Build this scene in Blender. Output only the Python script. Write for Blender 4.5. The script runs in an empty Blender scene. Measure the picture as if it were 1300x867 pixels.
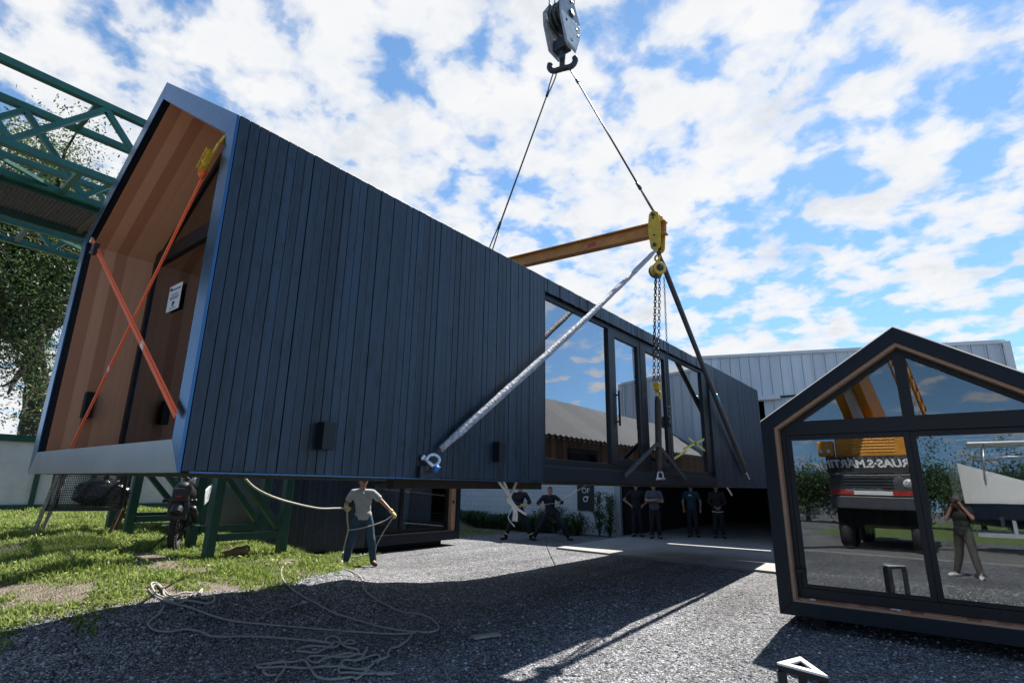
import bpy, bmesh, math, random
import numpy as np
from mathutils import Vector, Matrix, noise
random.seed(7); rng = np.random.default_rng(7)
SC = bpy.context.scene
COL = SC.collection
V3 = lambda *a: np.array(a, float)

# ------------------------------------------------------------------ camera frame (world X = across the cabin, Y = along it)
F_PX, PITCH, ROLL, YAW, EYE = 687.9, math.radians(14.975), math.radians(.852), math.radians(38.128), 1.6
def cam_axes():
    f = V3(0, math.cos(PITCH), math.sin(PITCH)); r = V3(1, 0, 0); u = V3(0, -math.sin(PITCH), math.cos(PITCH))
    c, s = math.cos(ROLL), math.sin(ROLL)
    r, u = c*r + s*u, -s*r + c*u
    cy, sy = math.cos(YAW), math.sin(YAW)
    M = np.array([[cy, -sy, 0], [sy, cy, 0], [0, 0, 1]])
    return M@r, M@u, M@f
CR, CU, CF = cam_axes()
CAM = V3(0, 0, EYE)
def ray(x, y): return CF + CR*((x-650)/F_PX) + CU*((433.5-y)/F_PX)
def onz(x, y, z=0.): d = ray(x, y); return CAM + d*((z-EYE)/d[2])
def onx(x, y, p): d = ray(x, y); return CAM + d*(p/d[0])
def ony(x, y, q): d = ray(x, y); return CAM + d*(q/d[1])
def itp(x, xs, ys): return float(np.interp(x, xs, ys))
def sst(x): x = min(1, max(0, x)); return x*x*(3-2*x)
def terrain(p, q):
    h = itp(p, [-30, -18, -13, -11.3, -9.5, -8.6, -7.8, -6.9, -5.9], [.95, .85, .80, .76, .66, .60, .50, .37, 0])
    s = itp(q, [-6, -2, 0, 1.4, 2.2, 3.4, 3.9, 5.05, 5.65, 6.7, 8], [.25, .5, .65, .78, 1, .98, .85, .86, .55, .2, 0])
    w = sst((-14.8-p)/2.5)
    return h*(s+(1-s)*w)
def ground(x, y):
    d = ray(x, y); t = (0-EYE)/d[2]
    lo, hi = 0.5, t
    for _ in range(40):
        m = .5*(lo+hi); P = CAM + d*m
        if P[2] > terrain(P[0], P[1]): lo = m
        else: hi = m
    return CAM + d*lo

# ------------------------------------------------------------------ node materials
def new_mat(name):
    m = bpy.data.materials.new(name); m.use_nodes = True
    nt = m.node_tree; b = nt.nodes['Principled BSDF']
    return m, nt, b
def N(nt, t, **kw):
    n = nt.nodes.new(t)
    for k, v in kw.items():
        if k in ('operation', 'data_type', 'blend_type', 'feature', 'noise_dimensions', 'voronoi_dimensions', 'attribute_name', 'distance', 'interpolation_type', 'clamp'): setattr(n, k, v)
        else: n.inputs[k].default_value = v
    return n
def L(nt, a, b): nt.links.new(a, b)
def ramp(nt, fac, stops):
    r = nt.nodes.new('ShaderNodeValToRGB'); e = r.color_ramp.elements
    while len(e) < len(stops): e.new(.5)
    for i, (p, c) in enumerate(stops):
        e[i].position = p; e[i].color = (*c, 1) if len(c) == 3 else c
    L(nt, fac, r.inputs['Fac']); return r
def math_n(nt, op, a, b=None):
    n = nt.nodes.new('ShaderNodeMath'); n.operation = op
    for i, v in enumerate((a, b)):
        if v is None: continue
        if isinstance(v, (int, float)): n.inputs[i].default_value = v
        else: L(nt, v, n.inputs[i])
    return n.outputs[0]
def mixc(nt, fac, a, b, mode='MIX'):
    n = nt.nodes.new('ShaderNodeMix'); n.data_type = 'RGBA'; n.blend_type = mode
    for i, v in ((0, fac), (6, a), (7, b)):
        if isinstance(v, (int, float)): n.inputs[i].default_value = v
        elif isinstance(v, tuple): n.inputs[i].default_value = (*v, 1)
        else: L(nt, v, n.inputs[i])
    return n.outputs[2]
def plain(name, col, rough=.6, metal=0., spec=.5, vary=.18, scale=6., bump=.0, bscale=60.):
    m, nt, b = new_mat(name)
    tc = N(nt, 'ShaderNodeTexCoord')
    no = N(nt, 'ShaderNodeTexNoise', Scale=scale, Detail=6., Roughness=.65); L(nt, tc.outputs['Object'], no.inputs['Vector'])
    lo = tuple(max(0, c*(1-vary)) for c in col); hi = tuple(min(1, c*(1+vary)) for c in col)
    r = ramp(nt, no.outputs['Fac'], [(.3, lo), (.7, hi)])
    L(nt, r.outputs['Color'], b.inputs['Base Color'])
    rr = N(nt, 'ShaderNodeMapRange'); L(nt, no.outputs['Fac'], rr.inputs['Value'])
    rr.inputs['To Min'].default_value = max(0, rough-.1); rr.inputs['To Max'].default_value = min(1, rough+.1)
    L(nt, rr.outputs[0], b.inputs['Roughness'])
    b.inputs['Metallic'].default_value = metal; b.inputs['Specular IOR Level'].default_value = spec
    if bump:
        n2 = N(nt, 'ShaderNodeTexNoise', Scale=bscale, Detail=5.); L(nt, tc.outputs['Object'], n2.inputs['Vector'])
        bp = N(nt, 'ShaderNodeBump', Strength=bump, Distance=.02); L(nt, n2.outputs['Fac'], bp.inputs['Height']); L(nt, bp.outputs[0], b.inputs['Normal'])
    return m
def board_mat(name, lo, hi, axis, width, rough, grain=(3, 60), spec=.5, grainmix=.5, knots=0., offset=0.):
    """timber boards: tone by board index along `axis`, streaked grain along the length given by the other axes"""
    m, nt, b = new_mat(name)
    tc = N(nt, 'ShaderNodeTexCoord'); sp = N(nt, 'ShaderNodeSeparateXYZ'); L(nt, tc.outputs['Object'], sp.inputs[0])
    idx = math_n(nt, 'FLOOR', math_n(nt, 'DIVIDE', math_n(nt, 'ADD', sp.outputs[axis], 100.+offset), width))
    wn = N(nt, 'ShaderNodeTexWhiteNoise', noise_dimensions='1D'); L(nt, idx, wn.inputs['W'])
    mp = N(nt, 'ShaderNodeMapping'); L(nt, tc.outputs['Object'], mp.inputs['Vector'])
    sc = [grain[0]]*3; sc[axis] = grain[1]
    if axis != 0 and 'clad' in name: sc[0] = 1
    mp.inputs['Scale'].default_value = sc
    off = N(nt, 'ShaderNodeCombineXYZ'); L(nt, math_n(nt, 'MULTIPLY', wn.outputs['Value'], 37.), off.inputs[2]); L(nt, math_n(nt, 'MULTIPLY', wn.outputs['Value'], 19.), off.inputs[(axis+1) % 3]); L(nt, off.outputs[0], mp.inputs['Location'])
    no = N(nt, 'ShaderNodeTexNoise', Scale=1., Detail=7., Roughness=.7, Distortion=.6); L(nt, mp.outputs[0], no.inputs['Vector'])
    f = math_n(nt, 'ADD', math_n(nt, 'MULTIPLY', wn.outputs['Value'], 1-grainmix), math_n(nt, 'MULTIPLY', no.outputs['Fac'], grainmix))
    r = ramp(nt, f, [(.28, lo), (.74, hi)])
    colr = r.outputs['Color']
    if knots:
        m3 = N(nt, 'ShaderNodeMapping'); L(nt, tc.outputs['Object'], m3.inputs['Vector']); m3.inputs['Scale'].default_value = (1, 2.2, 1); L(nt, off.outputs[0], m3.inputs['Location'])
        kn = N(nt, 'ShaderNodeTexNoise', Scale=5., Detail=6., Roughness=.7); L(nt, m3.outputs[0], kn.inputs['Vector'])
        kr = ramp(nt, kn.outputs['Fac'], [(.52, (0, 0, 0)), (.66, (1, 1, 1))])
        colr = mixc(nt, math_n(nt, 'MULTIPLY', kr.outputs['Color'], knots), colr, tuple(c*.3 for c in lo))
    L(nt, colr, b.inputs['Base Color'])
    rr = N(nt, 'ShaderNodeMapRange'); L(nt, no.outputs['Fac'], rr.inputs['Value']); rr.inputs['To Min'].default_value = rough-.15; rr.inputs['To Max'].default_value = rough+.2
    L(nt, rr.outputs[0], b.inputs['Roughness']); b.inputs['Specular IOR Level'].default_value = spec
    bp = N(nt, 'ShaderNodeBump', Strength=.5, Distance=.004); L(nt, no.outputs['Fac'], bp.inputs['Height']); L(nt, bp.outputs[0], b.inputs['Normal'])
    return m
def glass_mat(name, tint, base, gain):
    m, nt, b = new_mat(name); nt.nodes.remove(b)
    out = nt.nodes['Material Output']
    fr = N(nt, 'ShaderNodeFresnel', IOR=1.5)
    fac = math_n(nt, 'MINIMUM', math_n(nt, 'ADD', math_n(nt, 'MULTIPLY', fr.outputs[0], gain), base), .95)
    tr = N(nt, 'ShaderNodeBsdfTransparent', Color=(*tint, 1)); gl = N(nt, 'ShaderNodeBsdfGlossy', Color=(.95, .97, 1, 1), Roughness=.0)
    mx = N(nt, 'ShaderNodeMixShader'); L(nt, fac, mx.inputs[0]); L(nt, tr.outputs[0], mx.inputs[1]); L(nt, gl.outputs[0], mx.inputs[2])
    # the sheet is not perfectly flat
    tc = N(nt, 'ShaderNodeTexCoord'); no = N(nt, 'ShaderNodeTexNoise', Scale=.9, Detail=1.); L(nt, tc.outputs['Object'], no.inputs['Vector'])
    bp = N(nt, 'ShaderNodeBump', Strength=.05, Distance=.02); L(nt, no.outputs['Fac'], bp.inputs['Height']); L(nt, bp.outputs[0], gl.inputs['Normal'])
    L(nt, mx.outputs[0], out.inputs['Surface'])
    return m
def corr_mat(name, col, rough, metal, axis, pitch, dirt=.25):
    """ribbed sheet metal: the ribs are in the mesh, here only the sheet's tone, laps and grime"""
    m, nt, b = new_mat(name)
    tc = N(nt, 'ShaderNodeTexCoord'); sp = N(nt, 'ShaderNodeSeparateXYZ'); L(nt, tc.outputs['Object'], sp.inputs[0])
    idx = math_n(nt, 'FLOOR', math_n(nt, 'DIVIDE', math_n(nt, 'ADD', sp.outputs[axis], 100.), pitch))
    wn = N(nt, 'ShaderNodeTexWhiteNoise', noise_dimensions='1D'); L(nt, idx, wn.inputs['W'])
    no = N(nt, 'ShaderNodeTexNoise', Scale=1.4, Detail=8., Roughness=.7); mp = N(nt, 'ShaderNodeMapping'); mp.inputs['Scale'].default_value = (3, 3, .35)
    L(nt, tc.outputs['Object'], mp.inputs[0]); L(nt, mp.outputs[0], no.inputs['Vector'])
    f = math_n(nt, 'ADD', math_n(nt, 'MULTIPLY', wn.outputs['Value'], .35), math_n(nt, 'MULTIPLY', no.outputs['Fac'], .65))
    r = ramp(nt, f, [(.25, tuple(c*(1-dirt) for c in col)), (.75, col)])
    L(nt, r.outputs[0], b.inputs['Base Color']); b.inputs['Roughness'].default_value = rough; b.inputs['Metallic'].default_value = metal
    return m

M = {}
M['clad'] = board_mat('stained black clad boards', (.001, .003, .007), (.020, .044, .078), 1, .0735, .36, grain=(3.0, 70), spec=.5, grainmix=.78, knots=.8)
M['trim'] = plain('dark metal trim', (.055, .125, .225), .26, metal=1., vary=.08, scale=2.)
M['trimreflect'] = plain('sill trim with painted ground reflection', (.26, .28, .29), .36, metal=1., vary=.10, scale=3.)  # same metal as the gable trim; ground reflection painted in as a paler colour
M['navy'] = plain('dark navy painted steel', (.007, .012, .019), .5, spec=.3, vary=.25, scale=3.)
M['black'] = plain('black aluminium', (.007, .009, .012), .42, spec=.35, vary=.2)
M['dull'] = plain('matt black underside', (.014, .013, .013), .85)
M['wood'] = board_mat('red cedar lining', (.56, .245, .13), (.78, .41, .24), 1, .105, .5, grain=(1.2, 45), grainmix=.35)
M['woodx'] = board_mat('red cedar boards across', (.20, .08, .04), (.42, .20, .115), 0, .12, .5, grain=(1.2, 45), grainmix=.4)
M['woodpale'] = board_mat('pale cedar reveal', (.36, .21, .13), (.52, .33, .21), 2, 5., .55, grain=(3, 40), grainmix=.7)
M['timber'] = plain('weathered timber', (.03, .025, .02), .8, vary=.4, scale=9, bump=.3)
M['glass'] = glass_mat('window glass', (.48, .58, .60), .34, 1.3)
M['glassd'] = glass_mat('gable glass', (.66, .69, .69), .085, 1.2)
M['glass3'] = glass_mat('shaded glass', (.7, .72, .72), .02, 1.)
M['white'] = plain('white paint', (.72, .73, .74), .5, vary=.06, scale=4.)
M['paper'] = plain('paper', (.75, .78, .8), .8, vary=.04)
M['ink'] = plain('ink', (.03, .03, .035), .8)
M['orange'] = plain('orange webbing', (.90, .135, .025), .6, vary=.12, scale=30.)
M['tag'] = plain('pale webbing label', (.8, .7, .6), .7)
M['yellow'] = plain('yellow lifting paint', (.62, .40, .03), .45, vary=.22, scale=14.)
M['beam'] = plain('ochre beam paint', (.50, .20, .040), .5, vary=.28, scale=5., bump=.1)
M['redtag'] = plain('red label', (.5, .06, .04), .5)
M['steel'] = plain('bright steel', (.6, .62, .64), .35, metal=.9, vary=.2, scale=20.)
M['dsteel'] = plain('dark steel', (.05, .055, .06), .45, metal=.6, vary=.3, scale=20.)
M['bluepin'] = plain('blue shackle pin', (.03, .16, .5), .45)
M['wrap'] = plain('white plastic wrapped sling', (.34, .35, .385), .65, vary=.65, scale=30., spec=.35, bump=1., bscale=32.)
M['sling'] = plain('dark grey sling', (.055, .057, .062), .75, vary=.35, scale=20., bump=.5)
M['cable'] = plain('steel cable', (.03, .032, .036), .5, vary=.2)
M['block'] = plain('grey hook block paint', (.30, .33, .37), .42, vary=.3, scale=7.)
M['pale'] = plain('pale worn block cheek', (.66, .68, .7), .5, vary=.2, scale=9.)
M['green'] = plain('green steel paint', (.016, .125, .098), .42, vary=.25, scale=4.)
M['dgreen'] = plain('dark green steel paint', (.010, .062, .044), .5, vary=.3, scale=4.)
M['grate'] = plain('rusty mesh floor', (.10, .085, .07), .8, vary=.5, scale=30.)
M['rust'] = plain('rusty steel', (.12, .065, .04), .8, vary=.45, scale=16., bump=.3)
M['rusty_white'] = plain('flaking grey leg paint', (.30, .25, .20), .7, vary=.55, scale=12.)
M['bag'] = plain('black plastic bag', (.012, .013, .015), .22, bump=.6, bscale=18.)
M['tyre'] = plain('tyre rubber', (.022, .022, .024), .75, vary=.3, scale=25.)
M['plastic'] = plain('black plastic', (.016, .016, .018), .45)
M['silver'] = plain('white moto plastic', (.66, .70, .75), .3, vary=.08)
M['redlens'] = plain('red lens', (.30, .02, .015), .2)
M['rope'] = plain('cream rope', (.38, .36, .32), .8, vary=.2, scale=40., bump=.5, bscale=120.)
M['whiterope'] = plain('white rope', (.78, .76, .70), .75, vary=.1, scale=40., bump=.3, bscale=120.)
M['slab'] = plain('concrete slab', (.27, .265, .255), .85, vary=.22, scale=1.3, bump=.15)
M['corr'] = corr_mat('white ribbed sheet', (.80, .83, .86), .45, .0, 0, .9)
M['roofcorr'] = corr_mat('galvanised roof sheet', (.16, .163, .168), .92, .0, 1, .9)
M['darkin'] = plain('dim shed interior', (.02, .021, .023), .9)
M['post'] = plain('pale timber post', (.34, .31, .27), .85, vary=.25, scale=10.)
M['bark'] = plain('bark', (.045, .036, .028), .9, vary=.4, scale=8., bump=.8, bscale=20.)
M['log'] = board_mat('cut log', (.12, .07, .04), (.34, .22, .14), 2, 5., .85, grain=(3, 30), grainmix=.8)
M['skin'] = plain('skin', (.36, .19, .13), .55, vary=.08, scale=20.)
M['eye'] = plain('eye dark', (.02, .015, .012), .2)
M['hair'] = plain('dark hair', (.018, .014, .012), .6, bump=.6, bscale=120.)
M['greytee'] = plain('grey tee shirt', (.35, .36, .38), .85, vary=.12, scale=9., bump=.35, bscale=14.)
M['bluegrey'] = plain('blue grey tee shirt', (.075, .085, .12), .85, vary=.1, scale=9., bump=.3, bscale=14.)
M['teal'] = plain('teal work shirt', (.008, .038, .055), .8, vary=.15, bump=.3, bscale=14.)
M['darkcloth'] = plain('dark navy cloth', (.010, .013, .022), .8, vary=.3, bump=.4, bscale=14.)
M['blackcloth'] = plain('black cloth', (.012, .012, .013), .85, vary=.3, bump=.3, bscale=14.)
M['jeans'] = plain('blue jeans', (.022, .058, .105), .8, vary=.35, scale=7., bump=.5, bscale=16.)
M['khaki'] = plain('grey brown trousers', (.06, .052, .045), .8, vary=.2, bump=.4, bscale=16.)
M['glove'] = plain('yellow leather glove', (.62, .50, .22), .8, vary=.15)
M['boot'] = plain('dark boot leather', (.025, .02, .017), .6)
M['hiviz'] = plain('reflective yellow band', (.62, .62, .25), .4)
M['crane'] = plain('crane orange', (.62, .27, .03), .4, vary=.18, scale=3.)
M['charcoal'] = plain('charcoal truck paint', (.05, .055, .065), .45)
M['red'] = plain('red marker band', (.42, .025, .02), .4)
M['lamp'] = plain('clear lamp lens', (.75, .78, .8), .15)
M['hull'] = plain('white gelcoat', (.78, .79, .80), .25, vary=.04)
M['hullnavy'] = plain('navy hull paint', (.018, .03, .055), .3)
M['alu'] = plain('aluminium tube', (.7, .71, .72), .3, metal=.9)
M['pvc'] = plain('light metal post', (.40, .44, .48), .5, metal=.3)
M['tape'] = plain('yellow tape', (.75, .72, .16), .6)
M['cyan'] = plain('cyan tag', (.05, .42, .62), .5)
M['greywall'] = plain('fence panel', (.55, .55, .54), .7, vary=.12, scale=2.5)
M['grout'] = None
def brick_mat():
    m, nt, b = new_mat('white painted brick')
    tc = N(nt, 'ShaderNodeTexCoord'); mp = N(nt, 'ShaderNodeMapping'); L(nt, tc.outputs['Object'], mp.inputs[0]); mp.inputs['Rotation'].default_value = (math.pi/2, 0, 0)
    br = nt.nodes.new('ShaderNodeTexBrick'); L(nt, mp.outputs[0], br.inputs['Vector'])
    br.inputs['Color1'].default_value = (.66, .68, .70, 1); br.inputs['Color2'].default_value = (.60, .63, .66, 1); br.inputs['Mortar'].default_value = (.45, .47, .5, 1)
    br.inputs['Scale'].default_value = 1.; br.inputs['Brick Width'].default_value = .4; br.inputs['Row Height'].default_value = .2; br.inputs['Mortar Size'].default_value = .008
    L(nt, br.outputs['Color'], b.inputs['Base Color']); b.inputs['Roughness'].default_value = .7
    bp = N(nt, 'ShaderNodeBump', Strength=.5, Distance=.01); L(nt, br.outputs['Fac'], bp.inputs['Height']); bp.invert = True; L(nt, bp.outputs[0], b.inputs['Normal'])
    return m
M['brick'] = brick_mat()
def leaf_mat(name, lo, hi, trans=.35):
    m, nt, b = new_mat(name)
    oi = N(nt, 'ShaderNodeNewGeometry'); r = ramp(nt, oi.outputs['Random Per Island'], [(.0, lo), (1., hi)])
    L(nt, r.outputs[0], b.inputs['Base Color']); b.inputs['Roughness'].default_value = .55
    out = nt.nodes['Material Output']; tr = N(nt, 'ShaderNodeBsdfTranslucent'); L(nt, r.outputs[0], tr.inputs['Color'])
    mx = N(nt, 'ShaderNodeMixShader'); mx.inputs[0].default_value = trans; L(nt, b.outputs[0], mx.inputs[1]); L(nt, tr.outputs[0], mx.inputs[2]); L(nt, mx.outputs[0], out.inputs['Surface'])
    return m
M['leaf'] = leaf_mat('tree leaves', (.018, .045, .012), (.095, .165, .045))
M['leafdark'] = leaf_mat('dark leaves', (.02, .05, .015), (.06, .11, .035))
M['shrub'] = leaf_mat('shrub leaves', (.02, .055, .015), (.07, .14, .04))
M['flower'] = plain('pale petals', (.7, .7, .72), .6)
M['grass'] = leaf_mat('grass blades', (.06, .125, .018), (.36, .43, .10), .45)
def gravel_mat():
    m, nt, b = new_mat('crushed stone and soil')
    tc = N(nt, 'ShaderNodeTexCoord'); at = N(nt, 'ShaderNodeAttribute'); at.attribute_name = 'soil'
    vo = N(nt, 'ShaderNodeTexVoronoi', Scale=56., Randomness=1.); L(nt, tc.outputs['Object'], vo.inputs['Vector'])
    v2 = N(nt, 'ShaderNodeTexVoronoi', Scale=19., Randomness=1.); L(nt, tc.outputs['Object'], v2.inputs['Vector'])
    big = N(nt, 'ShaderNodeTexNoise', Scale=.55, Detail=6., Roughness=.6); L(nt, tc.outputs['Object'], big.inputs['Vector'])
    wn = N(nt, 'ShaderNodeSeparateColor'); L(nt, vo.outputs['Color'], wn.inputs[0])
    st = ramp(nt, wn.outputs[0], [(0., (.09, .091, .099)), (.35, (.20, .203, .218)), (.8, (.35, .355, .375)), (1., (.62, .625, .65))])
    wn2 = N(nt, 'ShaderNodeSeparateColor'); L(nt, v2.outputs['Color'], wn2.inputs[0])
    s2 = ramp(nt, wn2.outputs[1], [(0., (.6, .6, .6)), (1., (1.25, 1.25, 1.25))])
    stone = mixc(nt, 1., st.outputs[0], s2.outputs[0], 'MULTIPLY')
    gap = ramp(nt, vo.outputs['Distance'], [(.42, (1, 1, 1)), (.72, (.22, .22, .22))])
    stone = mixc(nt, 1., stone, gap.outputs[0], 'MULTIPLY')
    tone = ramp(nt, big.outputs['Fac'], [(.32, (.74, .74, .75)), (.68, (1.2, 1.2, 1.19))])
    stone = mixc(nt, 1., stone, tone.outputs[0], 'MULTIPLY')
    mt_ = N(nt, 'ShaderNodeMapping'); mt_.inputs['Scale'].default_value = (1.5, .16, 1); L(nt, tc.outputs['Object'], mt_.inputs[0]); tr_ = N(nt, 'ShaderNodeTexNoise', Scale=1., Detail=5., Roughness=.6); L(nt, mt_.outputs[0], tr_.inputs['Vector'])
    tone2 = ramp(nt, tr_.outputs['Fac'], [(.36, (.78, .77, .75)), (.6, (1.1, 1.1, 1.1))]); stone = mixc(nt, 1., stone, tone2.outputs[0], 'MULTIPLY')
    sn = N(nt, 'ShaderNodeTexNoise', Scale=9., Detail=9., Roughness=.75); L(nt, tc.outputs['Object'], sn.inputs['Vector'])
    soil = ramp(nt, sn.outputs['Fac'], [(.3, (.09, .072, .052)), (.5, (.175, .145, .11)), (.72, (.28, .24, .19))])
    nm = math_n(nt, 'ADD', at.outputs['Fac'], math_n(nt, 'MULTIPLY', math_n(nt, 'SUBTRACT', sn.outputs['Fac'], .5), .9))
    mk = ramp(nt, nm, [(.42, (0, 0, 0)), (.58, (1, 1, 1))])
    L(nt, mixc(nt, mk.outputs[0], stone, soil.outputs[0]), b.inputs['Base Color'])
    b.inputs['Roughness'].default_value = .85; b.inputs['Specular IOR Level'].default_value = .25
    h = math_n(nt, 'ADD', math_n(nt, 'MULTIPLY', vo.outputs['Distance'], -1.), math_n(nt, 'MULTIPLY', wn.outputs[1], .5))
    bp = N(nt, 'ShaderNodeBump', Strength=.9, Distance=.022); L(nt, h, bp.inputs['Height']); L(nt, bp.outputs[0], b.inputs['Normal'])
    return m
M['gravel'] = gravel_mat()
def stone_mat():
    m, nt, b = new_mat('loose stones'); gi = N(nt, 'ShaderNodeNewGeometry'); r = ramp(nt, gi.outputs['Random Per Island'], [(0., (.08, .08, .088)), (.5, (.19, .195, .21)), (.85, (.33, .335, .35)), (1., (.58, .58, .6))]); L(nt, r.outputs[0], b.inputs['Base Color']); b.inputs['Roughness'].default_value = .85; return m
M['stones'] = stone_mat()
def asphalt():
    return plain('grey road surface', (.13, .13, .13), .9, vary=.25, scale=3., bump=.3, bscale=90)
M['road'] = asphalt()
M['lawn'] = plain('far lawn', (.09, .13, .03), .9, vary=.4, scale=3.)

# ------------------------------------------------------------------ mesh builder
def unit(v): v = np.array(v, float); return v/max(1e-9, np.linalg.norm(v))
class MB:
    def __init__(s): s.v = []; s.f = []; s.mi = []; s.sm = []
    def add(s, vs, fs, m=0, smooth=False):
        o = len(s.v); s.v += [tuple(map(float, p)) for p in vs]; s.f += [[i+o for i in f] for f in fs]
        s.mi += [m]*len(fs); s.sm += [smooth]*len(fs); return s
    def box(s, x0, x1, y0, y1, z0, z1, m=0):
        x0, x1 = sorted((x0, x1)); y0, y1 = sorted((y0, y1)); z0, z1 = sorted((z0, z1))
        vs = [(x, y, z) for z in (z0, z1) for y in (y0, y1) for x in (x0, x1)]
        return s.add(vs, [(0, 2, 3, 1), (4, 5, 7, 6), (0, 1, 5, 4), (2, 6, 7, 3), (0, 4, 6, 2), (1, 3, 7, 5)], m)
    def beam(s, a, b, w, h, up=(0, 0, 1), m=0):
        a, b = np.array(a, float), np.array(b, float); d = unit(b-a); sd = np.cross(d, up)
        if np.linalg.norm(sd) < 1e-4: sd = np.cross(d, (1, 0, 0))
        sd = unit(sd); u = np.cross(sd, d); vs = []
        for p in (a, b):
            for i, j in ((-1, -1), (1, -1), (1, 1), (-1, 1)): vs.append(p+sd*i*w/2+u*j*h/2)
        return s.add(vs, [(3, 2, 1, 0), (4, 5, 6, 7), (0, 1, 5, 4), (1, 2, 6, 5), (2, 3, 7, 6), (3, 0, 4, 7)], m)
    def tube(s, pts, r, seg=8, m=0, caps=True, closed=False, flat=1.):
        pts = [np.array(p, float) for p in pts]; n = len(pts); rs = [r]*n if np.isscalar(r) else list(r)
        up = None; vs = []; fs = []
        for i, p in enumerate(pts):
            if closed: d = unit(pts[(i+1) % n]-pts[i-1])
            else: d = unit(pts[min(i+1, n-1)]-pts[max(i-1, 0)])
            if up is None:
                up = np.cross(d, (0, 0, 1)) if abs(d[2]) < .95 else np.cross(d, (1, 0, 0)); up = unit(up)
            up = unit(up-d*np.dot(up, d)); sd = np.cross(d, up)
            for k in range(seg):
                a = 2*math.pi*k/seg; vs.append(p+rs[i]*(up*math.cos(a)+flat*sd*math.sin(a)))
        for i in range(n if closed else n-1):
            j = (i+1) % n
            for k in range(seg):
                k2 = (k+1) % seg; fs.append((i*seg+k, i*seg+k2, j*seg+k2, j*seg+k))
        if caps and not closed: fs.append(tuple(range(seg))[::-1]); fs.append(tuple(range((n-1)*seg, n*seg)))
        return s.add(vs, fs, m, True)
    def prism(s, poly, vec, m=0):
        n = len(poly); vec = np.array(vec, float); a = [np.array(p, float) for p in poly]; vs = a+[p+vec for p in a]
        nrm = sum(np.cross(a[i], a[(i+1) % n]) for i in range(n))
        fs = [tuple(range(n)), tuple(range(2*n-1, n-1, -1))]+[(i, i+n, (i+1) % n+n, (i+1) % n) for i in range(n)]
        if np.dot(nrm, vec) > 0: fs = [f[::-1] for f in fs]
        return s.add(vs, fs, m)
    def ring(s, outer, inner, vec, m=0):
        """closed frame between two polygons with matching corners, extruded by vec"""
        n = len(outer)
        for i in range(n):
            j = (i+1) % n; s.prism([outer[i], outer[j], inner[j], inner[i]], vec, m)
        return s
    def disc(s, c, ax, R, h, seg=20, m=0):
        ax = unit(ax); c = np.array(c, float); return s.tube([c-ax*h/2, c+ax*h/2], R, seg, m)
    def torus(s, c, ax, R, r, seg=28, rs=8, m=0, a0=0., a1=2*math.pi, flat=1.):
        ax = unit(ax); u = np.cross(ax, (0, 0, 1)); u = unit(u) if np.linalg.norm(u) > 1e-3 else V3(1, 0, 0); w = np.cross(ax, u)
        full = abs(a1-a0-2*math.pi) < 1e-6; k = seg if full else seg+1
        pts = [np.array(c)+R*(u*math.cos(a0+(a1-a0)*i/seg)+w*math.sin(a0+(a1-a0)*i/seg)) for i in range(k)]
        return s.tube(pts, r, rs, m, closed=full)
    def ell(s, c, r, R=None, m=0, nu=16, nv=10):
        c = np.array(c, float); r = np.array(r if not np.isscalar(r) else (r,)*3, float); vs = [V3(0, 0, 1)]; fs = []
        for i in range(1, nv):
            t = math.pi*i/nv
            for k in range(nu): a = 2*math.pi*k/nu; vs.append(V3(math.sin(t)*math.cos(a), math.sin(t)*math.sin(a), math.cos(t)))
        vs.append(V3(0, 0, -1)); vs = [p*r for p in vs]
        if R is not None: vs = [R@p for p in vs]
        vs = [c+p for p in vs]
        for k in range(nu): fs.append((0, 1+k, 1+(k+1) % nu))
        for i in range(nv-2):
            for k in range(nu): a = 1+i*nu; fs.append((a+k, a+nu+k, a+nu+(k+1) % nu, a+(k+1) % nu))
        e = len(vs)-1; a = 1+(nv-2)*nu
        for k in range(nu): fs.append((a+k, e, a+(k+1) % nu))
        return s.add(vs, fs, m, True)
    def quads(s, P, m=0):
        for q in P: s.add(q, [tuple(range(len(q)))], m)
        return s
    def build(s, name, mats, parent=None, bevel=0., smooth=None, origin=None):
        if not isinstance(mats, (list, tuple)): mats = [mats]
        me = bpy.data.meshes.new(name)
        v = np.array(s.v, float)
        if parent is not None: org = np.array(wloc(parent))
        elif origin is not None: org = np.array(origin, float)
        else: org = np.array([(v[:, 0].min()+v[:, 0].max())/2, (v[:, 1].min()+v[:, 1].max())/2, v[:, 2].min()])
        me.from_pydata([tuple(p) for p in (v-org)], [], s.f)
        for m in mats: me.materials.append(m)
        me.polygons.foreach_set('material_index', s.mi); me.polygons.foreach_set('use_smooth', s.sm if smooth is None else [smooth]*len(s.f))
        me.update()
        o = bpy.data.objects.new(name, me); COL.objects.link(o)
        if parent is not None: o.parent = parent
        else: o.location = org
        if bevel:
            b = o.modifiers.new('bevel', 'BEVEL'); b.width = bevel; b.segments = 2; b.limit_method = 'ANGLE'; b.angle_limit = .7
        return o
def wloc(o):
    p = np.array(o.location[:]);
    while o.parent is not None: o = o.parent; p = p+np.array(o.location[:])
    return p
def tag(o, label=None, cat=None, group=None, kind=None):
    if label: o['label'] = label
    if cat: o['category'] = cat
    if group: o['group'] = group
    if kind: o['kind'] = kind
    return o
def root(name, loc, label, cat, group=None):
    o = bpy.data.objects.new(name, None); COL.objects.link(o); o.location = loc; o.empty_display_size = .2
    return tag(o, label, cat, group)
def copy_tree(o, parent=None):
    c = o.copy(); COL.objects.link(c)
    if parent is not None: c.parent = parent
    for ch in list(o.children): copy_tree(ch, c)
    return c
def lerp(a, b, t): return np.array(a, float)*(1-t)+np.array(b, float)*t
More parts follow.
